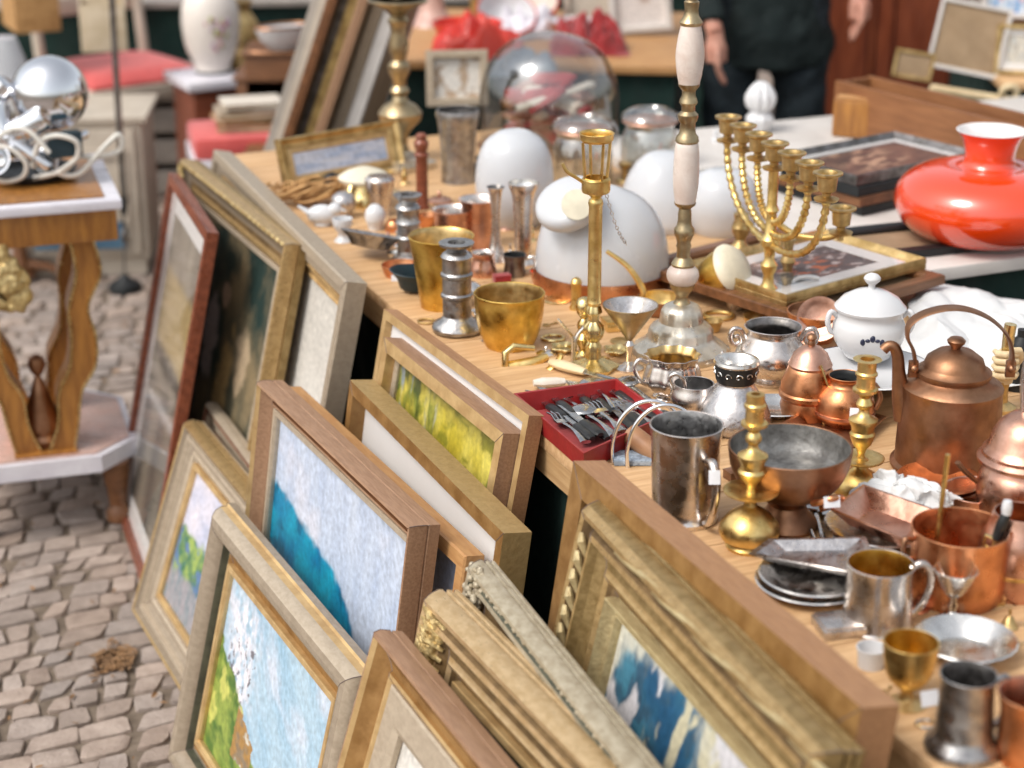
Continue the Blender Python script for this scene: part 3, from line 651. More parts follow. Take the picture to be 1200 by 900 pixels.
mb.tube(cr([tuple(p) for p in pts],6),[11*a.k]*61,12,flat=.18,up=(0,0,1)); mb.obj('handle',M['copper_old'],r)
for dx in(-48,66):
    mb=MB(); mb.box(a.pt(dx,0,432),(11*a.k,6*a.k,20*a.k),bev=.001); mb.sph(a.pt(dx,-6,430),5*a.k,10); mb.obj('lug',M['copper_old'],r)
# --- pink copper kettle cut by the right edge, with long dark handle
a=At(1193,612); r=root('copper_kettle','shiny pink copper kettle with a domed lid at the right edge','kettle',a)
lathe_obj('body',a,[(40,612),(46,606),(50,590),(52,570),(50,556),(44,546),(42,540)],'copper_pink',r,smooth=True)
lathe_obj('lid',a,[(44,545),(54,540),(55,536),(50,532),(50,528),(46,524),(43,520),(40,508),(32,495),(20,486),(8,482)],'copper_pink',r)
lathe_obj('knob',a,[(6,484),(9,479),(6,474),(4,470),(8,464),(5,458)],'copper_old',r)
tube_px('handle',a,[(-6,0,484),(-10,0,440),(-4,0,396),(10,0,380),(30,0,385)],4.5,'silver_satin',r)
a=At(1143,598); r=root('saucepan','copper saucepan with a long flat handle pointing at the kettle lid','saucepan',a)
lathe_obj('pan',a,[(26,612),(34,604),(38,590),(40,577),(41,574)],'copper_pink',r,wall=2,inner='copper_pink',smooth=True,floor_py=604)
mb=MB(); q=[a.pt(*p) for p in [(30,-10,582),(0,-25,560),(-25,-30,540),(-34,-30,530)]]; mb.tube(cr([tuple(p) for p in q],5),6*a.k,10,flat=.5); mb.obj('handle',M['copper_old'],r)
# --- two stacked copper plates
def plate(label,bx,by,rp,m,z0=T,h=.012,group=None,name='plate',cat='plate',lobn=0,lob=0,tilt=None,band=None,deep=False,inm=None):
    a=At(bx,by,z0); R=rp*a.k; k=1 if not deep else 2.2
    mb=MB(); pr=[(0,0),(R*.55,0),(R*.60,.002),(R*.72,h*.55*k),(R*.97,h*k),(R,h*k+.001),(R*.97,h*k+.0025),(R*.72,h*.55*k+.003),(R*.60,.0045),(0,.004)]
    mb.lathe(pr,48,lob=lob,lobn=lobn); mats=[M[m]]
    if band: mb.lathe([(R*.985,h*k+.0032),(R*.955,h*k+.0026)],48,1); mats.append(M[band])
    o=mb.obj(name,mats,loc=a.loc); 
    if tilt: o.rotation_euler=tilt
    return props(o,label,cat,group)
GP='copper plates stacked by the big kettle'
plate('copper plate at the bottom of the stack before the big kettle',1098,575,52,'copper_old',T+.001,.012,GP)
plate('copper plate on top of the stack before the big kettle',1100,570,50,'copper',T+.014,.012,GP)
# --- stack of china plates with the tureen
GC='white china plates stacked under the lidded tureen'
nm=['lowest','second lowest','middle','second highest','topmost']
for i in range(5): plate('%s white china plate of the stack under the tureen'%nm[i],1017,441,76,'china',T+.001+i*.0125,.014,GC,band='gap_shade_emblem' if i<4 else None)  # dark rim rings paint the shade in the gaps above the lower plates
zt=T+.001+5*.0125
a=At(1016,416,zt+.003); r=root('tureen','white china sugar tureen with lid and two handles on stacked plates','tureen',a)
lathe_obj('body',a,[(24,417),(27,415),(28,411),(36,404),(42,392),(42,380),(38,369),(40,361)],'china',r,wall=2,smooth=True)
lathe_obj('lid',a,[(41,362),(42,359),(39,356),(33,349),(20,342),(7,338)],'china',r)
lathe_obj('knob',a,[(5,340),(4,334),(8,330),(10,326),(7,322),(2,320)],'china',r,smooth=True)
for s_ in(-1,1): tube_px('handle',a,[(s_*36,0,372),(s_*46,-4,364),(s_*50,-6,374),(s_*46,-5,386),(s_*40,-3,389)],3.2,'china',r)
mb=MB(); rnd=random.Random(2)
for i in range(5):
    A_=-1.9+i*.13; R=a.r(42.6,386); z=a.z(384)-abs(i-2)*.003
    mb.sph((R*math.cos(A_)*.99,R*math.sin(A_)*.99,z),.0045,8,sc=(1,.5,.7 if i%2 else 1.3))
mb.obj('painted_emblem',M['gap_shade_emblem'],r)
# --- crumpled white packing paper
def crumple(label,cs,z0,amp,m,name='wrapping_paper',cat='paper',n=46,seed=1,drop=None,base=.012):
    A_,B_,C_,D_=[P(x,y,z0) for x,y in cs]; c=(A_+B_+C_+D_)/4; vs=[];fs=[]
    for j in range(n+1):
        for i in range(n+1):
            u=i/n;v=j/n; p=(A_*(1-u)+B_*u)*(1-v)+(D_*(1-u)+C_*u)*v
            h=abs(noise.noise(Vector((u*2.3+v,v*1.8,seed))))*amp*1.9+abs(noise.noise(Vector((u*4.5,v*5+u*2,seed+5))))*amp*.55+abs(noise.noise(Vector((u*11+v*4,v*9,seed+7))))*amp*.14; e=min(u,1-u,v,1-v); h=h*(.4+.6*sst(0,.25,e))
            p=p+Vector((.02*nz(u,v,3,seed+8),.02*nz(u,v,3,seed+9),h+base*sst(0,.15,e)+.002))
            vs.append(p-c)
    for j in range(n):
        for i in range(n): q=j*(n+1)+i; fs.append((q,q+1,q+n+2,q+n+1))
    o=MB().add(vs,fs).obj(name,M[m],loc=c,ang=60); sm=o.modifiers.new('thick','SOLIDIFY'); sm.thickness=.0012
    return props(o,label,cat)
crumple('crumpled sheet of white packing paper behind the china tureen and kettle',[(1045,432),(1078,333),(1225,362),(1228,470)],T,.032,'paper')
# --- copper bowl holding a small round copper mould, cup handle behind
a=At(958,399); r=root('copper_bowl','orange copper bowl left of the china tureen','bowl',a)
lathe_obj('bowl',a,[(17,399),(19,396),(28,386),(35,374),(38,364)],'copper',r,wall=2,inner='copper_old',smooth=True)
a2=At(961,372,T+.035)
o=plate('round embossed copper mould standing in the orange copper bowl',961,376,27,'copper_pink',T+.05,.008,name='copper_mould',cat='mould'); o.rotation_euler=(math.radians(62),math.radians(18),math.radians(-28)); o.location.z=T+.052
a=At(944,362); r=root('cup','white cup with a looped handle behind the copper mould','cup',a)
lathe_obj('body',a,[(9,362),(12,356),(15,344),(16,334)],'china',r,wall=1.2,smooth=True)
tube_px('handle',a,[(-14,0,352),(-20,-4,340),(-14,-6,326),(0,-8,322),(12,-8,324)],2.6,'china',r)
# --- silver sugar bowl with scroll handles
a=At(903,447); r=root('sugar_bowl','bulbous silver sugar bowl with scrolled handles and dark inside','bowl',a)
lathe_obj('body',a,[(24,447),(25,444),(22,441),(32,434),(42,422),(42,410),(34,398),(29,391),(31,385),(34,382)],'silver',r,wall=1.6,inner='pewter_dark',smooth=True)
for s_ in(-1,1): tube_px('handle',a,[(s_*32,-2,398),(s_*38,-4,386),(s_*47,-5,384),(s_*51,-5,393),(s_*46,-5,402),(s_*39,-4,399),(s_*41,-4,392),(s_*45,-5,393)],[3,3,3,3,3,2.6,2.2,2],'silver',r)
# --- silver jug with engraved black band
a=At(860,500); r=root('vase','silver vase with a black engraved band round its neck','vase',a)
lathe_obj('body',a,[(38,500),(42,496),(43,488),(38,474),(30,462),(23,452),(21,447),(23,444)],'silver_satin',r,smooth=True)
lathe_obj('engraved_band',a,[(22.5,446),(24,443),(25.5,434),(25.5,426)],'black_handle',r,cap=False)
lathe_obj('rim',a,[(25,427),(27,424),(26,421),(22,421),(20,424),(17,432),(0,433)],'silver_rim',r,cap=False)
mb=MB()
for i in range(11):
    A_=-PI/2+(i-5)*.5; R=a.r(25.9,436); zz=a.z(435); pts=[]
    for k in range(14):
        t=k/13*5.2; rr=.0062*(1-t/6.5); al=A_+rr*math.cos(t)/R; pts.append((R*math.cos(al),R*math.sin(al),zz+rr*math.sin(t)))
    mb.tube(pts,.0008,5)
mb.obj('scroll_engraving',M['silver_rim'],r)
# --- oval white dish
a=At(908,484); o=plate('shallow white oval dish lying between the silver vase and copper pots',908,484,46,'silver_rim',T+.001,.012,name='dish',cat='dish'); o.scale=(1,.8,1)
# --- silver creamers
def creamer(label,bx,by,pr,hp,m='silver',inner='brass_dull',lobn=10,spout=None,group=None):
    a=At(bx,by); r=root('creamer',label,'jug',a,group)
    lathe_obj('body',a,pr,m,r,wall=1.4,inner=inner,smooth=True,lob=.05,lobn=lobn,n=60)
    tube_px('handle',a,hp,2.6,m,r)
    if spout:
        tube_px('spout',a,spout[0],spout[1],m,r,n=14,flat=.6)
    return a,r
creamer('ribbed silver creamer with curled handle beside the red cutlery tray',787,466,[(20,466),(22,463),(18,459),(28,452),(33,442),(30,430),(28,423),(33,415)],[(-30,-2,424),(-40,-5,420),(-45,-6,430),(-38,-5,444),(-29,-3,450)])
creamer('smaller silver creamer with pointed spout in front of the ribbed one',812,488,[(15,488),(17,486),(14,483),(24,474),(28,464),(25,453),(24,449)],[(-24,-6,453),(-30,-10,440),(-22,-12,434),(-12,-12,445),(-14,-14,462)],inner='pewter',lobn=0,spout=([(18,-2,462),(28,-2,452),(36,-2,446)],[12,7,3]))
# --- red tray of cutlery
o,c,loc=tray4('open red box tray filled with old cutlery','' or [(604,463),(722,446),(779,488),(684,532)],T+.032,.03,.006,'red_tray',name='cutlery_tray',mi='red_velvet',lip=.003)
Ax=(P(722,446,T)-P(604,463,T)); Ay=(P(684,532,T)-P(604,463,T)); 
def cut_mesh(kind):
    mb=MB()
    if kind=='knife':
        mb.tube(cr([(0,0,0),(.03,0,.001),(.07,0,0)],4),[.004,.006,.0065,.0065,.006,.006,.0065,.007,.0065],8,flat=.6,mi=1); mb.add([(.07,-.004,-.001),(.15,-.008,-.001),(.172,.002,-.001),(.07,.004,-.001),(.07,-.004,.001),(.15,-.008,.0004),(.172,.002,.0004),(.07,.004,.001)],[(0,1,2,3),(7,6,5,4),(0,4,5,1),(1,5,6,2),(2,6,7,3),(3,7,4,0)])
    if kind=='fork':
        mb.tube(cr([(0,0,0),(.05,0,.003),(.10,0,.001)],4),[.007,.006,.005,.004,.003,.0025,.0025,.003,.003],8,flat=.35); mb.box((.108,0,.001),(.018,.018,.002))
        for y in(-.0075,-.0025,.0025,.0075): mb.tube([(.115,y,.001),(.135,y,.004),(.155,y,.002)],.0012,6)
    if kind=='spoon':
        mb.tube(cr([(0,0,0),(.05,0,.003),(.11,0,.001)],4),[.007,.006,.005,.004,.003,.0025,.0025,.003,.003],8,flat=.35)
        mb.sph((.132,0,.003),1,16,sc=(.026,.017,.004))
    return mb
protos={}
for k_ in('knife','fork','spoon'):
    protos[k_]=cut_mesh(k_).obj('table_'+k_,[M['steel'],M['black_handle']])
rnd=random.Random(12); cnt={'knife':0,'fork':0,'spoon':0}
words={'knife':['black-handled table knife lying in the red tray','table knife'],'fork':['steel table fork lying in the red tray','table fork'],'spoon':['steel spoon lying in the red tray','table spoon']}
ang0=math.atan2(Ay.y,Ay.x); LA=Ay.length; s_=min(.95,LA*.52/.172)
order=['fork','knife','fork','knife','spoon','knife','knife','fork','knife','spoon']
lab2={'fork':['first from the left','third from the left','with its tines crossing a knife'],'x':[]}
k2=0
for row in(0,1):
    for i in range(14):
        k_=order[(i*3+row*2)%10]; u=.05+i*.068+rnd.uniform(-.012,.012); v=.60+.37*row+rnd.uniform(-.02,.02)
        if v>.96: v=.96
        o=protos[k_] if cnt[k_]==0 else protos[k_].copy()
        if cnt[k_]: COL.objects.link(o)
        cnt[k_]+=1; p=P(604,463,T)+Ax*u+Ay*v
        o.location=(p.x,p.y,T+.011+.004*(i%3)+.003*row); o.rotation_euler=(rnd.uniform(-.12,.12),0,ang0+PI+rnd.uniform(-.10,.10)); o.scale=(s_,1.3,1.3)
        props(o,words[k_][0],words[k_][1],'pieces of old cutlery in the red tray')
# --- toast rack with two chrome hoops, brown cylinder beside
a=At(742,542); r=root('letter_rack','chrome rack of two tall hoops on a speckled blue base','rack',a)
for k_,(p0,p1,p2) in enumerate([((-24,0),(24,468),(62,0)),((-9,-10),(38,478),(76,-10))]):
    x0=-24+k_*17; d0=-k_*14; pts=[(x0,d0,545),(x0-1,d0,520),(x0+8,d0,492),(x0+26,d0,474),(x0+46,d0,470),(x0+66,d0,478),(x0+80,d0,500),(x0+84,d0,545)]
    tube_px('hoop',a,pts,2.6,'chrome',r)
mb=MB(); mb.box(a.pt(22,6,541)+Vector((0,0,.003)),(90*a.k,34*a.k,.008),bev=.001); mb.obj('base',M['blueish_tile'],r)
a=At(752,532); mb=MB(); mb.tube([a.pt(-14,10,512),a.pt(30,-30,532)],13*a.k,24); o=mb.obj('leather_case',M['leather_brown'],loc=a.loc); props(o,'brown cylindrical leather case lying between the chrome hoops and tankard','case')
# --- silver goblet with conical bowl
a=At(737,432); r=root('goblet','conical silver goblet on a thin stem before the marble candlestick','goblet',a)
lathe_obj('bowl',a,[(3,399),(5,396),(32.5,359),(33,357)],'brass_antique',r,wall=1.2,inner='silver_satin',floor_py=394)
lathe_obj('stem',a,[(17,432),(17,430),(8,427),(3.5,423),(3,414),(5,408),(6,404),(3,399)],'silver',r)
# --- tall candlestick with marble sections
a=At(797,414); r=root('candlestick','very tall silver and brass candlestick with pink-white marble sections','candlestick',a)
lathe_obj('base',a,[(55,414),(56,410),(55,406),(42,397),(38,392),(38,386),(34,381),(26,376),(25,371),(24,364),(20,358),(12,355)],'silver_cream',r,lob=.012,lobn=16,n=64)
lathe_obj('brass_cup',a,[(12,357),(8,352),(7,347),(9,343),(14,337),(15,332)],'brass_antique',r)
lathe_obj('marble_ball',a,[(12,334),(17,329),(19,323),(18,317),(13,311)],'marble_w',r,smooth=True)
lathe_obj('brass_collar',a,[(13,313),(14,309),(11,304),(8,301),(8,291),(9,288),(8,284),(10,278),(12,274),(12,268),(9,264),(8,258),(8,250),(7,244),(12,240),(13,237)],'brass_antique',r)
lathe_obj('marble_shaft',a,[(12,238),(15,215),(15,190),(14,172),(12,166)],'marble_w',r,smooth=True)
lathe_obj('brass_joint',a,[(12,168),(14,165),(13,160),(10,156),(9,150),(9,144),(11,141),(12,137),(12,134),(8,130),(8,124),(11,120),(10,116),(8,112),(8,106),(12,101),(13,98)],'brass_antique',r)
lathe_obj('marble_spindle',a,[(12,99),(15,85),(17,65),(15,45),(12,30)],'marble_w',r,smooth=True)
lathe_obj('brass_top',a,[(12,30),(14,26),(9,18),(8,12),(9,2),(7,0),(7,-30),(9,-34),(16,-40),(17,-44)],'brass_antique',r)
# --- thin brass pillar lamp-holder with crown
a=At(695,431); r=root('pillar_holder','slim brass pillar with an open four-rod crown on top','candlestick',a)
lathe_obj('base',a,[(28,431),(29,427),(20,423),(9,419),(8,412),(9,405),(6,400),(10,395),(12,388),(11,381),(6,376),(6,370),(9,366),(8,360),(5,356)],'brass_pale',r,lob=.08,lobn=6,n=60)
lathe_obj('column',a,[(7,358),(9,354),(8,350),(8,242),(9,238),(8,234),(5,231)],'brass',r)
lathe_obj('gallery',a,[(5,232),(9,228),(16,225),(17,222),(17,210),(15,208)],'brass',r,wall=1.3)
for k_ in range(4):
    A_=k_*PI/2+.4; c_,s_=math.cos(A_),math.sin(A_)
    tube_px('rod',a,[(14*c_,14*s_,212),(16*c_,16*s_,190),(18*c_,18*s_,166)],1.7,'brass',r,n=6)
lathe_obj('top_ring',a,[(17,166),(20,163),(20,158),(21,156)],'brass',r,wall=1.5,cap=False)
mb=MB(); mb.lathe([(a.r(17),a.z(167)),(a.r(20),a.z(163)),(a.r(21),a.z(156)),(a.r(18),a.z(156)),(a.r(17),a.z(163)),(a.r(17),a.z(167))],36); 
# small arm with a round wax pan
tube_px('arm',a,[(-12,0,216),(-22,-4,208),(-34,-6,200),(-40,-6,190)],2,'brass',r,n=6)
# chain from gallery down to ladle
mb=MB(); pA,pB=a.pt(12,-4,226),a.pt(38,20,292); n_=16
for i in range(n_):
    t=(i+.5)/n_; p=pA.lerp(pB,t)+Vector((0,0,-.012*math.sin(PI*t))); d=(pB-pA).normalized(); s2=Vector((0,1,0)) if i%2 else d.cross(Vector((0,1,0))).normalized()
    mb.tube([p+d*(.0042*math.cos(q*PI/4))+s2*(.0024*math.sin(q*PI/4)) for q in range(8)],.0008,5,closed=True)
mb.obj('chain',M['silver_rim'],r)
# --- brass long-handled ladle/pan
a=At(775,366); r=root('brass_ladle','brass ladle with a rod handle rising left in front of the white bell shade','ladle',a)
lathe_obj('bowl',a,[(14,370),(24,364),(28,354),(29,348)],'copper_old',r,wall=1.6,inner='brass',smooth=True,n=36)
tube_px('handle',a,[(-66,6,296),(-40,2,314),(-22,-2,340),(-24,-2,350)],[2.5,3.5,4,3],'brass',r,n=8)
a=At(826,352); r=root('lidded_brass_pot','brass pot lying tipped on its side, right of the marble candlestick','pot',a)
Mt=Matrix.Rotation(math.radians(55),4,'Z')@Matrix.Rotation(math.radians(58),4,'X')
k=a.k
mb=MB(); mb.lathe([(0,0),(16*k,0),(22*k,6*k),(26*k,20*k),(27*k,34*k)],40,lob=.02,lobn=12,M=Matrix.Translation((0,-.01,26*k))@Mt); mb.obj('body',M['gold_inside'],r)
mb=MB(); mb.lathe([(27*k,34*k),(30*k,36*k),(30*k,40*k),(24*k,48*k),(10*k,52*k),(0,53*k)],40,M=Matrix.Translation((0,-.01,26*k))@Mt); mb.obj('lid',M['pale_cream'],r)
mb=MB(); mb.tube([(Matrix.Translation((0,-.01,26*k))@Mt)@Vector(p) for p in [(28*k,0,20*k),(38*k,0,24*k),(38*k,0,36*k),(28*k,0,38*k)]],3*k,8); mb.obj('handle',M['brass_pale'],r)
# --- small brass candlestick behind menorah
candlestick('small worn brass candlestick behind the lowest arms of the menorah, left side',866,318,[(20,318),(18,312),(8,306),(7,302),(12,296),(13,290),(7,284),(6,280),(10,272),(11,266),(8,258),(9,250)],'brass_dull',parts=[('base',4),('stem',9),('socket',11)])
candlestick('slender brass candlestick between the menorah and the copper mould',921,350,[(17,350),(16,346),(8,340),(7,336),(10,331),(7,326),(5,320),(6,312),(9,306),(7,300),(5,296),(6,286),(8,280)],'brass_dull',parts=[('base',3),('stem',10),('socket',12)])
# --- menorah
a=At(898,374); r=root('menorah','brass menorah with branching rope-twist arms and cup sockets','menorah',a)
zc=a.z(167)
lathe_obj('base',a,[(26,374),(27,370),(20,366),(12,360),(8,352),(7,346)],'brass',r)
lathe_obj('stem',a,[(7,347),(10,342),(11,337),(7,332),(6,322),(9,316),(10,310),(6,304),(7,292),(12,286),(12,280),(7,274),(6,250),(9,246),(6,240),(6,200),(7,196)],'brass',r)
A0=P(847,133,zc+T); A1=P(962,198,zc+T); D=(A1-A0); step=D.length/6; D.normalize()
def cup(p,kk=1.24,parent=None):
    mb=MB(); k=a.k*kk; mb.lathe([(0,-31*k),(3*k,-31*k),(3*k,-27*k),(10*k,-25*k),(11*k,-23*k),(4*k,-21*k),(4*k,-18*k),(8*k,-16*k),(9*k,-4*k),(13*k,-1.5*k),(13*k,0),(9*k,0),(7.5*k,-3*k),(7*k,-12*k),(0,-12*k)],28); 
    o=mb.obj('cup',M['brass_dull'],r); o.location=p; return o
c0=cup(Vector((0,0,zc)))
for i in(-3,-2,-1,1,2,3):
    R=step*abs(i); sg=1 if i>0 else -1; zb=zc-31*a.k; rv=(zb-a.z(286))*(.52+.16*abs(i)); 
    p=D*(R*sg); 
    o=c0.copy(); COL.objects.link(o); o.parent=r; o.location=(p.x,p.y,zc)
    pts=[]; rad=[]
    for k_ in range(41):
        t=k_/40*PI/2; q=D*(R*sg*math.cos(t)**.8 if t<PI/2-1e-6 else 0); pts.append((q.x,q.y,zb-rv*math.sin(t))); rad.append(a.k*(4.1+1.0*math.sin(k_*2.1)))
    mb=MB(); mb.tube(pts,rad,10); mb.obj('arm',M['brass'],r)
q=PY(987,243,a.loc.y-.06)-a.loc; o=c0.copy(); COL.objects.link(o); o.parent=r; o.location=q
mb=MB(); k=a.k; e=q+Vector((0,0,-31*k)); mb.tube(cr([(0,0,e.z+.012),(q.x*.35,q.y*.35,e.z-.012),(q.x*.75,q.y*.75,e.z-.012),(q.x*.97,q.y,e.z)],6),3.8*k,10); mb.obj('arm',M['brass'],r)
# --- white opal glass bell shade on copper ring
a=At(705,332); r=root('bell_shade_lamp','big white opal glass bell shade set on a copper ring','lamp shade',a)
lathe_obj('copper_ring',a,[(80,332),(80,318),(79,312)],'copper',r,cap=False,wall=None)
lathe_obj('shade',a,[(78,314),(78,300),(75,278),(66,254),(48,234),(24,222),(14,219)],'opal',r,smooth=True,n=56)
Mf=Matrix.Translation(a.pt(-34,-44,243))@Matrix.Rotation(math.radians(-22),4,'Y')@Matrix.Rotation(math.radians(26),4,'X'); k=a.k
mb=MB(); q=cr([(15*k,-14*k),(15*k,-4*k),(22*k,4*k),(35*k,12*k),(39*k,22*k),(36*k,31*k),(24*k,36*k),(8*k,38*k),(0,38*k)],5); mb.lathe([(max(0,x_),z_) for x_,z_ in q],44,M=Mf); mb.obj('funnel_shade',M['opal'],r)
mb=MB(); c_=a.pt(-34,-86,217); mb.lathe([(0,-.002),(a.r(17),-.002),(a.r(17),.002),(0,.003)],30,M=Matrix.Translation(c_)@Matrix.Rotation(math.radians(70),4,'X')); mb.obj('disc',M['pale_cream'],r)
a=At(603,262); single('round_lampshade','round white opal glass shade behind the flared silver vase','lamp shade',a,[(28,262),(40,244),(46,220),(44,190),(36,168),(20,155),(8,152)],'opal',smooth=True)
a=At(778,262); single('low_lampshade','low white opal glass shade behind the marble candlestick','lamp shade',a,[(50,262),(54,250),(50,222),(38,196),(24,182),(12,178)],'opal',smooth=True)
a=At(845,270); single('wide_lampshade','wide white glass shade lying between the marble candlestick and menorah','lamp shade',a,[(34,270),(40,258),(44,236),(36,212),(20,200),(8,198)],'opal',smooth=True)
# --- gold bowl
a=At(597,404); single('brass_pot','round hammered brass pot with a dented inside at the table edge','pot',a,[(27,405),(29,402),(36,385),(40,362),(41,348),(42,343)],'gold_inside',smooth=True,wall=1.8,inner='brass_dull',lob=.008,lobn=12,n=60)
# --- ribbed pewter candlestick and beaker
RP=[(29,386),(30,382),(28,378),(19,373),(17,369),(17,349),(19,347),(19,344),(17,342),(17,325),(19,323),(19,320),(17,318),(17,303),(19,300),(17,297),(11,293),(13,290),(20,287),(21,284)]
candlestick('banded pewter candlestick standing before the tall brass beaker','536' and 536,388,RP,'pewter',group='banded pewter candlesticks',parts=[('base',4),('column',16),('socket',19)])
candlestick('banded pewter candlestick farther back, left of the red turned post',479,305,[(24,305),(22,301),(14,297),(13,293),(13,279),(15,277),(13,275),(13,262),(15,260),(13,257),(13,246),(15,243),(13,240),(9,237),(14,232),(17,228)],'pewter',group='banded pewter candlesticks',parts=[('base',3),('column',12),('socket',15)])
a=At(518,358); single('beaker','tall tapering brass beaker behind the banded pewter candlestick','beaker',a,[(22,362),(25,358),(28,335),(33,305),(37,282),(39,276)],'gold_inside',wall=1.6,inner='brass_dull',n=50)
# --- silver & copper cups behind
a=At(530,292); single('cup','copper-toned cup with silver rim just behind the brass beaker','cup',a,[(18,300),(19,292),(20,270),(21,250),(24,245)],'copper_pink',wall=1.4,inner='silver')
a=At(560,288); single('cup','taller copper-toned silver cup, right behind the other rimmed cup','cup',a,[(16,298),(17,290),(18,260),(19,240),(23,233)],'copper_pink',wall=1.4,inner='silver')
a=At(581,305); single('bud_vase','slim dark silver bud vase leaning slightly, before the white ball shade','vase',a,[(14,318),(15,312),(12,300),(7,285),(5,262),(6,240),(8,224),(11,219)],'silver',wall=1,inner='pewter_dark',smooth=True)
a=At(613,308); single('vase','tall flared silver vase with a bright rim, left of the bell shade','vase',a,[(14,312),(15,308),(9,300),(10,285),(11,255),(13,230),(17,219),(18,214)],'silver',wall=1,inner='silver_rim',smooth=True)
a=At(603,322); r=root('mug','tiny dark pewter mug with round handle behind the brass pot','mug',a)
lathe_obj('body',a,[(12,326),(13,320),(12,308),(14,298)],'pewter_dark',r,wall=1,inner='black'); tube_px('handle',a,[(13,0,303),(22,-2,301),(24,-2,312),(14,0,319)],2,'silver_rim',r)
a=At(566,322); r=root('creamer','small copper-tinted creamer between the pewter candlestick and brass pot','jug',a)
lathe_obj('body',a,[(11,330),(15,325),(16,315),(12,302),(14,296)],'copper_pink',r,wall=1,inner='silver',smooth=True); tube_px('handle',a,[(-13,0,302),(-22,-2,298),(-24,-2,312),(-14,0,320)],2,'silver_rim',r)
a=At(552,352); single('salt_cellar','small round silver salt pot between pewter candlestick and creamer','salt cellar',a,[(8,358),(12,354),(14,344),(12,336),(6,331)],'silver_rim',smooth=True)
a=At(537,212); single('tall_beaker','tall straight pewter beaker at the back, right of the red turned post','beaker',a,[(21,218),(20,212),(19,190),(21,165),(24,140),(26,134),(25,129)],'pewter',wall=1.6,inner='pewter_dark')
a=At(495,244); single('turned_post','upright red-brown turned wooden post with a beaded top','post',a,[(8,248),(9,243),(7,239),(7,185),(9,181),(6,178),(8,173),(9,167),(6,163),(7,159),(4,156)],'orange' and 'red_wood')
# --- brass mill, ball, bell near crown pillar
a=At(675,362); single('pepper_mill','tiny brass mill left of the crown pillar','mill',a,[(7,366),(8,360),(6,356),(6,334),(7,331),(5,327),(2,325)],'brass')
a=At(684,415); single('brass_finial','stack of small shiny brass balls on a foot beside the crown pillar','finial',a,[(16,420),(15,416),(5,410),(8,402),(9,396),(5,390),(8,384),(8,378),(4,373),(9,366),(11,358),(8,351),(3,348)],'brass_pale')
a=At(671,424); r=root('tongs','little silver tongs standing open in front of the brass balls','tongs',a)
tube_px('arm',a,[(0,0,428),(0,0,400),(-3,0,392),(-14,-2,378),(-18,-2,373)],[4,4,3.5,3,2],'silver_rim',r,n=8,flat=.6); tube_px('arm',a,[(2,0,428),(3,0,400),(8,0,388),(18,-2,379),(26,-2,376)],[3,4,3.5,3,2],'silver_rim',r,n=8,flat=.6)
# brass hooks & levers
a=At(612,425); r=root('door_handle','brass lever door handle pair lying at the table edge','door handle',a)
tube_px('lever',a,[(-20,-14,455),(-20,-12,432),(-20,-8,411),(-10,-6,404),(14,0,408)],[3,4,4.5,4.5,3.5],'brass_pale',r,sm=False)
tube_px('lever',a,[(-16,-6,428),(8,-2,426),(30,6,420)],[7,8,4],'brass',r,n=12)
def blade(label,x0,y0,x1,y1,x2,y2,m='ivory'):
    A_=P(x0,y0,T+.012);B_=P(x1,y1,T+.012);C_=P(x2,y2,T+.006); mid=A_.copy(); k=depth(A_.x,A_.y,T)/F
    r=thing('knife',label,'knife',(mid.x,mid.y,T)); o=Vector((mid.x,mid.y,T))
    mb=MB(); mb.tube([A_-o,A_.lerp(B_,.3)-o,A_.lerp(B_,.75)-o,B_-o],[5*k,8*k,7*k,5*k],12,flat=.75); mb.obj('handle',M[m],r)
    mb=MB(); mb.tube([B_-o,B_.lerp(C_,.8)-o,C_-o],[5.5*k,5*k,.5*k],8,flat=.15,up=(0,0,1)); mb.obj('blade',M['steel'],r)
blade('knife with a pale ivory handle pointing right, above the red tray',645,424,686,436,735,448,'ivory')
blade('knife with a short cream handle lying just above the red tray corner',625,449,662,447,700,452,'plaster')
a=At(636,432); mb=MB(); mb.tube(cr([tuple(a.pt(*p)) for p in [(-22,0,438),(-8,-4,440),(6,0,434),(18,4,424),(22,6,416)]],4),[2*a.k]+[6*a.k]*15+[3*a.k],10,flat=.5); props(mb.obj('brass_horn',M['brass'],loc=a.loc),'curved brass horn-shaped opener left of the ivory knife','opener')
# scattered brass trinkets
rnd=random.Random(5)
for i,(x,y,lb) in enumerate([(722,415,'small brass leaf dish right of the crown pillar foot'),(660,412,'small brass leaf dish left of the tongs')]):
    a=At(x,y); o=plate(lb,x,y,15,'brass_pale',T+.001,.008,'small brass leaf dishes',name='leaf_dish',cat='dish',lobn=5,lob=.12)
a=At(722,385); r=root('trinket_box','flat little brass box behind the conical goblet','box',a)
k=a.k; MB().box((0,0,5*k),(30*k,24*k,10*k),rz=.3,bev=.001).obj('body',M['brass_pale'],r); MB().box((0,0,11.5*k),(32*k,26*k,3*k),rz=.3,bev=.001).obj('lid',M['brass'],r)
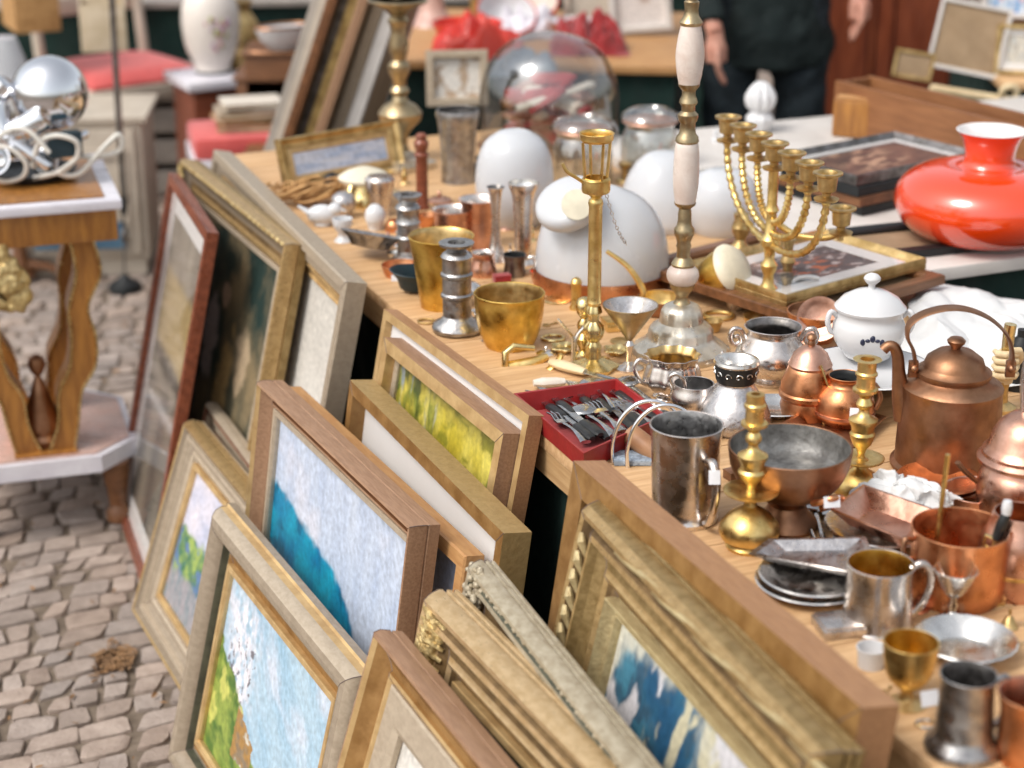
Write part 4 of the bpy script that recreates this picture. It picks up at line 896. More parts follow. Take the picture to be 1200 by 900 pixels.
# --- left cluster near far end
a=At(432,292); mb=MB(); 
o=plate('grey scalloped shell dish near the left table edge',433,290,36,'pewter',T+.022,.012,name='shell_dish',cat='dish',lobn=11,lob=.06,deep=True); o.rotation_euler=(math.radians(-14),math.radians(10),0)
a=At(378,264); r=root('china_bird','glossy white china bird with raised head by the table edge','figurine',a)
k=a.k; mb=MB(); mb.sph((0,0,13*k),15*k,18,sc=(1.2,.8,.8)); mb.sph((15*k,-2*k,20*k),8*k,14); mb.tube([(22*k,-3*k,20*k),(29*k,-4*k,18*k)],[2.5*k,.6*k],8); mb.tube([(-14*k,0,15*k),(-28*k,2*k,23*k)],[8*k,3*k],10,flat=.4); mb.obj('body',M['china'],r)
mb=MB(); mb.lathe([(0,0),(9*k,0),(10*k,2*k),(6*k,5*k),(5*k,8*k),(0,8*k)],20); mb.obj('foot',M['china'],r)
a=At(402,282); single('china_cup','small white china egg cup in front of the china bird','cup',a,[(10,287),(11,283),(6,277),(6,273),(11,264),(12,256)],'china',wall=1,smooth=True)
a=At(403,254); single('knob','round grey metal knob on a short neck, behind the white egg cup','knob',a,[(7,262),(8,258),(6,253),(12,246),(15,238),(13,230),(6,225)],'silver_satin',smooth=True)
a=At(389,222); mb=MB(); mb.sph((0,0,10*a.k),11*a.k,18,sc=(1,1,.95)); mb.lathe([(0,0),(6*a.k,0),(5*a.k,3*a.k),(0,3*a.k)],16); props(mb.obj('ball',M['black'],loc=a.loc),'black ball on a small ring beside the wicker','ball')
a=At(428,240); r=root('oil_lamp','pale brass oil lamp with a wide cap, near the far table end','lamp',a)
lathe_obj('body',a,[(18,250),(20,244),(19,232),(14,222),(12,216)],'brass_pale',r,smooth=True); lathe_obj('cap',a,[(12,217),(30,210),(31,207),(22,201),(8,196)],'pale_cream',r); 
a=At(446,252); single('silver_cup','short silver cup with bright lid left of the farther banded candlestick','cup',a,[(13,262),(14,256),(11,248),(13,232),(17,216),(18,210),(14,206)],'silver',smooth=False)
a=At(440,268); single('egg','white china egg standing on a ring before the silver cup','egg',a,[(7,272),(8,269),(9,264),(12,256),(11,247),(6,241),(2,239)],'china',smooth=True)
a=At(462,270); single('tiny_pot','tiny orange copper pot beside the white egg','pot',a,[(8,276),(10,272),(11,264),(8,258)],'copper',wall=1,smooth=True)
a=At(470,322); r=root('copper_ashtray','small oval copper ashtray with a white tag near the edge','ashtray',a)
lathe_obj('bowl',a,[(14,328),(18,324),(22,314),(23,310)],'copper',r,wall=1.4,smooth=True); tagq(a,-2,-24,322,16,14,r)
a=At(492,340); o=plate('black leaf-shaped dish left of the brass beaker',490,338,30,'dark_blue',T+.004,.016,name='leaf_dish',cat='dish',lobn=2,lob=.28,deep=True); o.rotation_euler=(.1,.1,.5)
# wicker tangle
a=At(362,240); mb=MB(); rnd=random.Random(6)
for i in range(34):
    cx,cy=rnd.uniform(-28,28),rnd.uniform(-16,16); R=rnd.uniform(12,26); t0=rnd.random()*6; tl=rnd.uniform(-.5,.5)
    mb.tube([a.pt(cx+R*math.cos(t),cy+R*.6*math.sin(t),238-9-6*math.sin(t*1.3+tl)-i*.35) for t in [t0+q*.35 for q in range(14)]],1.5*a.k,6)
props(mb.obj('wicker_bundle',M['wicker'],loc=a.loc),'tangled bundle of tan wicker rings and twigs behind the china bird','wicker')
# --- big brass candlestick far back with square foot
candlestick('large ornate brass candlestick on a square foot beside the propped gold frame',470,188,[(22,188),(20,182),(10,176),(8,168),(9,158),(14,150),(24,140),(26,132),(20,124),(10,118),(8,112),(12,106),(8,100),(9,92),(13,84),(13,76),(8,70),(11,60),(12,50),(9,40),(10,30),(13,24),(9,18),(20,8),(34,3),(36,0),(33,-2),(10,2),(9,-12),(11,-20)],'brass_antique',parts=[('base',3),('bulb',10),('stem',22),('drip_pan',26),('socket',28)])
a=At(470,196); mb=MB(); k=a.k; mb.box((0,0,4*k),(60*k,60*k,8*k),rz=.75,bev=.002); mb.box((0,0,10*k),(48*k,48*k,5*k),rz=.75,bev=.002); 
for o in bpy.data.objects:
    if o.type=='EMPTY' and o.get('label','').startswith('large ornate brass candlestick'): mb.obj('square_foot',M['silver_cream'],o).location=a.loc-o.location
# --- right front: copper square ashtray on silver plates, paper
GS='silver plates stacked under the square copper tray'
for i in range(3): plate(['lowest','middle','upper'][i]+' silver plate under the square copper tray',1032,622,66,'silver',T+.001+i*.008,.009,GS)
tray4('square copper tray with sloping sides on the stacked silver plates',[(975,598),(1012,570),(1098,600),(1068,636)],T+.052,.02,.028,'copper_pink',z0=T+.031,lip=.002)
crumple('crumpled white tissue paper behind the square copper tray',[(1005,585),(1035,568),(1120,590),(1100,612)],T+.03,.03,'paper',n=44,seed=4,name='tissue_paper')
for i,(x0,y0,x1,y1) in enumerate([(952,580,968,640),(966,578,985,640),(940,590,960,645)]):
    A_=P(x0,y0,T+.012);B_=P(x1,y1,T+.012); mb=MB(); L=(B_-A_).length
    o=protos['fork' if i else 'spoon'].copy(); COL.objects.link(o); o.location=B_-Vector((0,0,.006)); d_=A_-B_; o.rotation_euler=(0,0,math.atan2(d_.y,d_.x)); o.scale=(1.1,1.1,1.1); props(o,['steel spoon lying under the copper pan, left of the square copper tray','steel fork nearest the square copper tray','steel fork between the pan foot and the silver tray'][i],['table spoon','table fork','table fork'][i],'cutlery beside the copper pan')
# embossed rectangular tray over oval platters
plate('oval silver platter under the embossed pinkish tray',950,690,66,'silver_rim',T+.001,.012,'silver platters under the pinkish tray',name='platter',cat='platter')
plate('upper silver platter directly beneath the embossed pinkish tray',952,682,64,'silver_rim',T+.010,.012,'silver platters under the pinkish tray',name='platter',cat='platter')
tray4('rectangular pinkish silver tray with embossed bottom',[(883,650),(905,634),(1010,632),(1030,676)],T+.036,.02,.022,'silver_satin',z0=T+.024,mi='silver_satin')
a=At(985,738); r=root('flat_case','flat grey metal case lying left of the yellow-lined mug','case',a)
MB().box((0,0,.006),(.06,.05,.012),rz=.2,bev=.002).obj('body',M['silver_satin'],r); MB().box((0,0,.0135),(.055,.045,.003),rz=.2,bev=.001).obj('lid',M['silver'],r)
# yellow-lined mug
a=At(1027,730); r=root('mug','silver mug with golden yellow inside and a large looped handle','mug',a)
lathe_obj('body',a,[(42,734),(43,729),(40,725),(39,700),(38,680),(39,664),(40,660)],'silver',r,wall=1.8,inner='gold_inside')
tube_px('handle',a,[(37,4,668),(50,4,662),(60,4,672),(60,2,690),(50,0,710),(38,0,722)],4.5,'silver',r)
# cauldron
a=At(1119,698); r=root('copper_pot','bright orange copper pot with a smooth red inside','pot',a)
lathe_obj('body',a,[(48,700),(52,696),(55,680),(56,650),(57,625),(58,618)],'copper',r,wall=2,inner='copper'); 
tube_px('stirrer',a,[(-26,6,660),(-24,6,600),(-22,6,535)],3,'brass',r,n=8)
tube_px('ear',a,[(-56,-2,632),(-66,-6,630),(-66,-8,650),(-56,-4,652)],3,'copper_old',r)
a=At(1186,690); r=root('copper_jar','tall copper jar behind the bright copper pot at the right edge','jar',a)
lathe_obj('body',a,[(38,692),(42,688),(44,660),(42,630),(34,612),(30,600)],'copper_pink',r,wall=1.6,inner='copper',smooth=True)
lathe_obj('ring',a,[(42,664),(46,663),(46,660),(42,659)],'brass',r,cap=False)
# brass lever with white knob
a=At(1164,705); r=root('beer_tap','brass tap lever with a white knob in front of the copper jar','tap',a)
tube_px('stem',a,[(0,0,705),(-2,0,660),(-4,0,630)],[5,4,5],'brass_dull',r); tube_px('handle',a,[(-4,0,632),(2,0,612),(6,0,600)],[6,7,5],'black_handle',r); tube_px('knob',a,[(5,0,603),(5,0,594),(5,0,587)],[5.5,6.5,5],'china',r)
mb=MB(); mb.lathe([(0,0),(14*a.k,0),(14*a.k,.004),(0,.005)],24,lob=.1,lobn=8); mb.obj('base',M['brass_pale'],r)
MB().tube([a.pt(-4,0,632),a.pt(-16,2,628),a.pt(-18,2,640),a.pt(-6,0,646)],3*a.k,8).obj('lug',M['brass_pale'],r)
# silver goblet & engraved dish
a=At(1115,728); r=root('goblet','small bright silver goblet in front of the orange copper pot','goblet',a)
lathe_obj('bowl',a,[(5,700),(12,694),(18,684),(24,672),(26,667)],'silver_rim',r,wall=1.2,smooth=True,floor_py=696)
lathe_obj('stem',a,[(20,730),(20,727),(8,722),(4,716),(6,709),(4,703),(5,699)],'silver_rim',r)
o=plate('round silver dish with chased floral bottom, near the grey tankard',1130,768,60,'silver_rim',T+.001,.022,name='dish',cat='dish',deep=False,lobn=24,lob=.01)
# brass sugar cup & tag
a=At(1062,824); r=root('footed_cup','greenish brass footed cup with a white tag by the dark frame corner','cup',a)
lathe_obj('cup',a,[(8,808),(16,802),(26,790),(31,770),(33,752)],'brass',r,wall=1.6,inner='gold_inside',smooth=True)
lathe_obj('foot',a,[(24,828),(24,824),(10,818),(7,812),(8,807)],'brass_dull',r); tagq(a,18,-36,800,22,18,r,rz=.3)
a=At(1020,780); single('shot_glass','tiny white china beaker left of the greenish brass cup','beaker',a,[(14,786),(15,780),(16,768),(18,758)],'china',wall=1.5)
# near pewter tankard
a=At(1127,878); r=root('tankard','near dark grey pewter tankard with flared foot, standing alone','tankard',a)
lathe_obj('body',a,[(43,880),(45,874),(43,868),(36,862),(34,855),(32,825),(31,800),(33,794),(34,790)],'pewter',r,wall=1.8,inner='pewter_dark')
tube_px('handle',a,[(30,8,805),(48,14,800),(56,16,820),(50,14,845),(34,8,856)],4,'pewter',r)
a=At(1205,890); single('copper_bowl','copper bowl cut by the lower right corner of the photo','bowl',a,[(26,900),(34,892),(38,870),(38,835),(42,815),(44,812)],'copper',wall=2,inner='copper_pink',smooth=True)
a=At(1196,745); single('glass_tumbler','clear glass tumbler at the right edge beside the chased dish','tumbler',a,[(20,790),(21,786),(24,760),(26,740)],'glass_thick',wall=1.5,inner='glass_thick')
# ivory fist holder
a=At(1172,480); r=root('fist_holder','carved ivory fist ornament gripping a yellow stick, right of the big kettle','ornament',a)
lathe_obj('stand',a,[(18,480),(18,476),(8,470),(7,455),(9,446)],'brass_dull',r)
k=a.k; mb=MB(); pc=a.pt(0,0,425); mb.sph(pc,15*k,18,sc=(.85,.9,1.25)); mb.tube([a.pt(2,0,448),a.pt(1,0,436)],[9*k,12*k],14)
for i in range(4):
    y=409+i*8.5; mb.tube([a.pt(12,-8,y+1),a.pt(8,-17,y),a.pt(-4,-20,y),a.pt(-13,-14,y+1),a.pt(-14,-4,y+1)],[4*k,4.6*k,4.4*k,4*k,3*k],10)
mb.tube([a.pt(12,4,428),a.pt(16,-8,415),a.pt(10,-18,405),a.pt(2,-20,404)],[6*k,5.5*k,4.6*k,3.6*k],10); mb.obj('fist',M['ivory'],r)
tube_px('stick',a,[(0,-6,410),(0,-6,390),(1,-6,378)],7,'brass_pale',r,n=14,sm=False)
# black cylinder item at right edge
a=At(1192,455); single('bottle','dark bottle with pale shoulder at the right edge beyond the fist ornament','bottle',a,[(14,462),(15,456),(15,410),(12,400),(6,394),(6,386)],'black')
# glass dome, jars
a=At(643,168); r=root('glass_dome','large clear glass dome full of reflections at the far table end','glass dome',a)
mb=MB(); q=a.prof([(81,170),(82,140),(82,112),(77,88),(64,64),(42,47),(18,39),(0,37)]); q=[(max(0,x),z) for x,z in cr(q,5)]; mb.lathe(q,56); mb.obj('dome',M['glass_thick'],r)
lathe_obj('base',a,[(88,176),(88,171),(84,168)],'walnut',r)
mb=MB(); rnd=random.Random(3)
for i in range(16): mb.tube(cr([tuple(a.pt(rnd.uniform(-55,55),rnd.uniform(-40,40),165-i*3.5)),tuple(a.pt(rnd.uniform(-55,55),rnd.uniform(-40,40),150-i*4)),tuple(a.pt(rnd.uniform(-45,45),rnd.uniform(-40,40),160-i*4))],4),rnd.uniform(6,13)*a.k,8,flat=.5,mi=i%3)
props(mb.obj('scarf',[M['red_velvet'],M['mat_cream'],M['copper_pink']],loc=a.loc),'bundled red and cream scarf lying under the glass dome','scarf')
for i,(x,y,rp,lb) in enumerate([(682,215,36,'glass preserving jar with wire clip and glass lid, before the dome'),(760,205,34,'glass preserving jar with clip lid left of the marble spindle'),(838,240,32,'low glass preserving jar between marble shaft and menorah')]):
    h=[(rp-3,y+12),(rp,y+6),(rp,y-34),(rp-2,y-48),(rp-6,y-56),(rp-4,y-62)]
    if i==2: h=[(rp-3,y+6),(rp,y+2),(rp,y-10),(rp-4,y-20),(rp-4,y-24)]
    a=At(x,y); r=root('preserving_jar',lb,'jar',a,'clip-top glass preserving jars'); ty=h[-1][1]
    lathe_obj('jar',a,h,'glass_thick',r,wall=2,inner='glass_thick')
    lathe_obj('rubber_ring',a,[(rp-3,ty),(rp-1,ty-1),(rp-3,ty-3)],'copper_pink',r); lathe_obj('lid',a,[(rp-2,ty-3),(rp,ty-6),(rp-3,ty-11),(rp-10,ty-15),(rp-16,ty-16),(rp-18,ty-13),(0,ty-13)],'glass_thick',r,cap=False)
    tube_px('clip',a,[(rp-2,-6,ty-12),(rp+4,-8,ty-2),(rp+2,-8,ty+8),(rp,-10,ty+16)],1.5,'steel',r,n=6)

# --- small odds and ends filling the gaps between the larger wares
def odds(kind,label,x,y,rp,m,rz=0):
    a=At(x,y); k=a.k; mb=MB(); R=rp*k
    if kind=='ring':
        mb.tube([(R*math.cos(q*PI/8),R*.8*math.sin(q*PI/8),R*.16) for q in range(16)],R*.15,8,closed=True)
    if kind=='key':
        mb.tube([(R*.35*math.cos(q*PI/6),R*.35*math.sin(q*PI/6),R*.1) for q in range(12)],R*.09,6,closed=True); mb.tube([(R*.35,0,R*.1),(R*1.5,0,R*.1)],R*.09,6); mb.box((R*1.35,R*.18,R*.1),(R*.22,R*.3,R*.12))
    if kind=='lid': mb.lathe([(0,0),(R,0),(R,R*.12),(R*.8,R*.25),(R*.4,R*.42),(R*.12,R*.46),(R*.1,R*.6),(R*.2,R*.7),(R*.12,R*.82),(0,R*.84)],32)
    if kind=='cup': mb.lathe([(0,0),(R*.6,0),(R*.75,R*.3),(R,R*1.1),(R*.92,R*1.1),(R*.68,R*.35),(0,R*.2)],32)
    if kind=='hinge': mb.box((-R*.5,0,R*.06),(R*.9,R*.7,R*.1),bev=R*.02); mb.box((R*.5,0,R*.06),(R*.9,R*.7,R*.1),bev=R*.02); mb.tube([(0,-R*.4,R*.12),(0,R*.4,R*.12)],R*.12,8)
    if kind=='bell': mb.lathe([(R*.9,0),(R,R*.08),(R*.7,R*.5),(R*.5,R*1.1),(R*.2,R*1.3),(R*.12,R*1.5),(R*.2,R*1.8),(R*.12,R*2.2),(0,R*2.3)],28)
    if kind=='disc': mb.lathe([(0,0),(R,0),(R*1.02,R*.06),(R*.95,R*.1),(R*.5,R*.06),(R*.3,R*.12),(0,R*.12)],36)
    if kind=='box': mb.box((0,0,R*.35),(R*1.8,R*1.2,R*.7),bev=R*.08); mb.box((0,0,R*.74),(R*1.86,R*1.26,R*.1),bev=R*.03)
    if kind=='fig': mb.lathe([(0,0),(R*.8,0),(R*.7,R*.2),(R*.35,R*.4),(R*.55,R),(R*.45,R*1.5),(R*.2,R*1.75),(R*.34,R*2.1),(R*.2,R*2.45),(0,R*2.5)],24)
    if kind=='spout': mb.lathe([(0,0),(R,0),(R*.9,R*.2),(R*.3,R*.35),(R*.25,R*1.2),(R*.5,R*1.4),(R*.8,R*1.9),(R*.7,R*1.9),(R*.4,R*1.5),(0,R*1.45)],28)
    o=mb.obj({'ring':'ring','key':'key','lid':'pot_lid','cup':'small_cup','hinge':'hinge','bell':'hand_bell','disc':'brass_disc','box':'trinket_box','fig':'brass_figure','spout':'egg_cup'}[kind],M[m],loc=a.loc,rz=rz); props(o,label,{'pot_lid':'lid'}.get(o.name.split('.')[0],{'ring':'ring','key':'key','lid':'lid','cup':'cup','hinge':'hinge','bell':'bell','disc':'disc','box':'box','fig':'figure','spout':'egg cup'}[kind]))
for q in [('ring','thin brass ring lying left of the silver tongs',648,398,13,'brass_pale',0),('key','old brass key lying between the brass pot and the tongs',640,382,11,'brass_dull',.6),('hinge','brass hinge lying below the conical goblet foot',748,447,12,'brass',.4),
 ('disc','flat brass disc behind the brass mill',652,352,16,'brass_pale',0),('lid','small brass lid lying between the goblet and the ladle',772,368,14,'brass',0),('bell','small brass hand bell left of the marble candlestick foot',716,352,10,'brass_pale',0),
 ('cup','small silver cup behind the sugar bowl, left of the menorah foot',862,362,15,'silver',0),('ring','large brass ring lying before the tipped brass pot',842,372,17,'brass',0),('key','iron key lying right of the marble candlestick foot',858,395,12,'pewter_dark',-.4),
 ('disc','round silver coaster lying behind the silver creamer',838,408,17,'silver_rim',0),('fig','tiny brass figure right of the tipped brass pot',880,335,8,'brass_dull',0),('hinge','grey iron hinge between the brass pot and pewter candlestick foot',572,398,10,'pewter',.9),
 ('cup','small copper cup behind the brass pot, right of the tiny pewter mug',632,330,12,'copper_pink',0),('spout','silver egg cup behind the banded pewter candlestick',558,378,8,'silver_rim',0),('lid','small silver lid lying behind the tall brass beaker',500,300,13,'silver',0),
 ('fig','little orange-brass figure among the silver cups near the far edge',455,288,7,'copper_pink',0),('spout','silver egg cup right of the shell dish',470,288,9,'silver_rim',0),('cup','round copper cup left of the brass beaker rim',500,265,13,'copper',0),
 ('bell','brass hand bell beside the oil lamp',412,228,9,'brass_pale',0),('lid','pale copper lid near the red turned post foot',515,236,15,'copper_pink',0),('box','small dark wooden box between tankard and footed pan',862,560,14,'walnut',.5),
 ('lid','small copper lid lying below the copper jug',1008,540,13,'copper',0),('ring','brass ring lying in front of the big kettle',1062,562,12,'brass_dull',0),('cup','small pewter cup right of the chrome hoops, behind the tankard',838,512,14,'pewter',0),
 ('disc','round copper coaster behind the yellow-lined mug',1072,712,18,'copper_pink',0),('key','brass key lying right of the silver goblet foot',1165,735,13,'brass',.2),('ring','silver napkin ring left of the near pewter tankard',1085,850,12,'silver_rim',0),
 ('hinge','brass hinge lying by the left corner of the reddish copper tray',930,470,9,'brass_dull',.5),('fig','small dark bronze figure behind the round white lampshade',560,206,10,'pewter_dark',0),('spout','brass egg cup left of the low white lampshade',732,212,11,'brass_dull',0)]: odds(*q)

for q in [('cup','silver thimble cup between the shell dish and the banded candlestick',462,305,9,'silver_rim',0),('lid','brass lid between the wicker rings and oil lamp',398,206,13,'brass_pale',0),('fig','tiny brass figure left of the red turned post',474,215,8,'brass_dull',0),
 ('disc','pale round coaster behind the white egg',455,225,14,'silver_rim',0),('cup','small copper cup right of the red turned post',520,262,11,'copper_pink',0),('spout','copper egg cup right behind the slim bud vase',594,268,9,'copper_pink',0),
 ('bell','silver bell between the bud vase and flared vase feet',598,305,9,'silver_rim',0),('fig','pale brass figure under the funnel-shaped white shade, left',622,282,8,'brass_pale',0),('box','little red box behind the tiny pewter mug',588,330,11,'red_velvet',.3),
 ('ring','dull brass ring at the foot of the banded pewter candlestick',500,378,10,'brass_dull',0),('lid','round silver lid below the round brass pot',640,415,12,'silver_rim',0),('cup','small brass cup between creamer and sugar bowl',835,388,12,'brass_dull',0),
 ('disc','dark bronze coaster left of the marble candlestick foot',728,400,13,'brass_dull',0),('hinge','brass hinge between the two knife handles and tongs',700,420,11,'brass_pale',.2),('lid','copper lid behind the engraved-band silver vase',878,428,13,'copper_pink',0),
 ('fig','small silver figure left of the sugar bowl',846,432,9,'silver',0),('cup','dark pewter thimble cup behind the large brass candlestick base',905,612,11,'pewter_dark',0),('disc','round brass disc under the edge of the flat grey case',968,728,14,'brass_dull',0),
 ('ring','copper ring right of the chased silver dish',1182,800,13,'copper_pink',0),('bell','tarnished bell at the right edge, above the chased silver dish',1182,735,11,'brass_dull',0),('key','long brass key lying left of the greenish brass cup foot',1036,812,12,'brass_dull',.8),
 ('box','small square tin box before the white statuette',868,196,12,'pewter',.3),('fig','pale china figure between statuette and marble spindle',838,178,11,'china',0),('cup','white china cup right behind the flared menorah arms',930,262,13,'china',0)]: odds(*q)
# ============================ SIDE STALL (right, behind) =======================
def flatframe(label,A_,B_,C_,z,w,t,kind,m,pic,pm='print',group=None,glassy=True,matw=0,slip=None,cat='picture'):
    """picture lying flat: photo corners A-B along its width, B-C along its depth, at height z (top face)"""
    A1=P(*A_,z);B1=P(*B_,z);C1=P(*C_,z); X=(B1-A1); W=X.length; X.normalize(); Yv=Vector((-X.y,X.x,0)); H=abs((C1-B1).dot(Yv)); 
    O=A1-Vector((0,0,t)); r=thing('framed_picture',label,cat,O,math.atan2(X.y,X.x),group); build_frame(r,W,H,w,t,kind,m,pic,pm=pm,glassy=glassy,matw=matw,slip=slip,res=60); return r
def flatboard(label,A_,B_,C_,z,t,m,group=None):
    A1=P(*A_,z);B1=P(*B_,z);C1=P(*C_,z); X=(B1-A1); W=X.length; X.normalize(); Yv=Vector((-X.y,X.x,0)); H=abs((C1-B1).dot(Yv))
    r=thing('framed_picture',label,'picture',A1-Vector((0,0,t)),math.atan2(X.y,X.x),group)
    build_frame(r,W,H,.03,t,'flat',m,pic_black,pm='print',res=8); return r
GSK='dark framed pictures stacked flat behind the menorah'
flatboard('lowest dark frame of the stack behind the menorah',(905,212),(1010,242),(1130,205),T2+.022,.020,'black',GSK)
flatboard('second dark frame from the bottom of the stack behind the menorah',(912,205),(1008,232),(1126,196),T2+.044,.020,'walnut',GSK)
flatboard('third dark frame of the stack behind the menorah, just below the top',(915,195),(1006,220),(1124,187),T2+.066,.020,'black',GSK)
flatframe('topmost picture of the stack behind the menorah, pale-edged frame with a reddish group scene',(908,180),(1004,206),(1126,172),T2+.090,.022,.022,'scoop','pewter_dark',pic_group,group=GSK,matw=.018,glassy=True)
flatboard('wide dark board with thin gold edge lying under the orange lampshade',(1010,300),(1230,276),(1290,235),T2+.018,.016,'black',None)
flatboard('brown frame lying flat between the flower picture and the orange lampshade',(940,372),(1108,322),(1010,240),T2+.020,.018,'walnut',None)
flatframe('gold frame with white mat around orange flowers, lying flat right of the menorah',(922,346),(1086,302),(985,262),T2+.042,.018,.022,'scoop','brass_dull',pic_flowers,matw=.035,slip='slip_gold')
a=At(1152,270,T2+.020); r=root('orange_lampshade','large glossy orange glass lampshade with a flared neck and white lining','lamp shade',a)
lathe_obj('shade',a,[(60,277),(80,271),(96,259),(104,246),(106,233),(103,220),(93,208),(76,199),(54,194),(36,194),(31,191),(29,184),(30,174),(34,162),(41,153)],'orange',r,smooth=True,n=64,cap=False)
lathe_obj('lining',a,[(26.5,191),(26,184),(27.5,174),(31.5,162),(39,153),(41,152.6)],'orange_in',r,smooth=True,n=64,cap=False)
lathe_obj('lower_lining',a,[(57,276),(40,277),(0.5,277)],'orange_in',r,n=48,cap=False)
# long wooden drawer at the back of the side stall
def boxthing(name,label,cat,A_,B_,dep,z0,h,th,m,inner=None,extra=None,open_=True):
    A1=P(*A_,z0);B1=P(*B_,z0); X=(B1-A1); W=X.length; r=thing(name,label,cat,A1,math.atan2(X.y,X.x))
    MB().box((W/2,th/2,h/2),(W,th,h),bev=.002).obj('front_board',M[m],r,ang=30); MB().box((W/2,dep-th/2,h/2),(W,th,h),bev=.002).obj('back_board',M[m],r,ang=30)
    for x in(th/2,W-th/2): MB().box((x,dep/2,h/2-.001),(th,dep-2*th-.002,h-.004)).obj('side_board',M[m],r,smooth=False)
    MB().box((W/2,dep/2,.006),(W-2*th-.002,dep-2*th-.002,.008)).obj('bottom_board',M[m],r,smooth=False)
    if not open_: MB().box((W/2,dep/2,h+.006),(W+.01,dep+.01,.010),bev=.002).obj('lid',M[m],r,ang=30)
    return r,X.normalized(),W
def upright(name,label,cat,x0,y0,x1,y1,Y,rz=0,roll=0,lean=8,t=.03,w=.03,kind='flat',m='white_paint',pic=pic_pale,z0=None,group=None,**k):
    """framed panel standing upright and facing us; x0..x1 and y0 (top)..y1 (foot) as photographed"""
    zb=zat(Y,y1) if z0 is None else z0; zt=zat(Y,y0); d=depth(0,Y,zb); cx=((x0+x1)/2-600)/F*d; W=(x1-x0)/F*d; H=(zt-zb)/math.cos(math.radians(lean))
    r=thing(name,label,cat,group=group); R=Matrix.Translation((cx,Y,zb))@Matrix.Rotation(math.radians(rz),4,'Z')@Matrix.Rotation(math.radians(90-lean),4,'X')@Matrix.Rotation(math.radians(roll),4,'Z')@Matrix.Translation((-W/2,0,0))
    r.matrix_world=R; build_frame(r,W,H,w,t,kind,m,pic,pm=k.get('pm','print'),matw=k.get('matw',0),glassy=k.get('glassy',False),res=50,slip=k.get('slip')); return r
boxthing('open_crate','long open reddish-brown wooden crate behind the orange lampshade','crate',(975,152),(1200,216),.12,T2+.001,.125,.014,'red_oak')
c=P(1003,160,T2+.001); r=thing('wooden_block','pale orange wooden block standing before the left end of the long open crate','block',c,math.radians(-22)); MB().box((0,0,.047),(.115,.045,.094),bev=.008).obj('body',M['honey'],r,ang=30); MB().box((0,0,.097),(.10,.036,.006),bev=.001).obj('lid',M['orange_wood'],r,ang=30)
# rear table of the side stall
def rtable(label,x,y,lx,ly,top,m='table_wood',skirt='skirt',rz=0):
    r=thing('stall_table',label,'table',(x,y,0),rz)
    MB().box((0,0,top-.012),(lx,ly,.024),bev=.003).obj('table_top',M[m],r,ang=30)
    for a_ in(-lx/2+.06,lx/2-.06):
        for b_ in(-ly/2+.06,ly/2-.06): MB().box((a_,b_,(top-.024)/2),(.045,.045,top-.024)).obj('leg',M['table_edge'],r,smooth=False)
    if skirt:
        mb=MB(); n=120; vs=[];fs=[]; a,b=lx/2-.03,ly/2-.03
        for k in range(n):
            t=k/n*4; q=int(t); f=t-q; x_,y_=[(-a+2*a*f,-b),(a,-b+2*b*f),(a-2*a*f,b),(-a,b-2*b*f)][q]; g=1+.012*math.sin(k*1.7); vs += [(x_,y_,top-.024),(x_*g,y_*g,.02)]
        for k in range(n): fs.append((2*k,2*((k+1)%n),2*((k+1)%n)+1,2*k+1))
        mb.add(vs,fs).obj('table_skirt',M[skirt],r)
    return r
rtable('rear stall table behind the long open crate, holding paper cards',2.15,5.72,1.5,.8,.79)
upright('card','large cream sheet of paper in a white border, leaning at the upper right','card',1085,4,1168,100,5.45,rz=-14,roll=-9,t=.012,w=.012,m='white_paint',pic=lambda u,v: mixc((.62,.56,.46),(.66,.64,.58),sst(.3,.2,v)),z0=.792)
upright('card','small blank white card standing left of the large cream sheet','card',1044,60,1090,118,5.36,rz=-10,roll=-8,t=.01,w=.010,m='brass_dull',pic=lambda u,v:(.74,.74,.76),z0=.792)
upright('framed_picture','gold and white frame with a grey engraving at the upper right edge','picture',1165,30,1215,118,5.42,rz=-14,t=.02,w=.014,m='brass_dull',pic=pic_engr,matw=.02,z0=.792)
upright('framed_picture','blue and white printed tile picture standing behind the cream sheet','picture',1150,-60,1215,30,5.75,rz=-8,t=.02,w=.014,m='white_paint',pic=pic_blueprint,z0=.90)
o=bpy.data.objects.new; 
a=At(1160,158,.792); 
mb=MB(); a=At(1130,112,.79); mb.tube([a.pt(-40,0,104),a.pt(75,10,124)],6*a.k,10); mb.tube(cr([tuple(a.pt(*p)) for p in [(42,0,118),(44,-4,104),(54,-6,100),(60,-4,110),(50,-2,140)]],5),4*a.k,8); props(mb.obj('walking_stick',M['ivory'],loc=a.loc),'pale curved-handled walking stick lying on the rear stall table','stick')
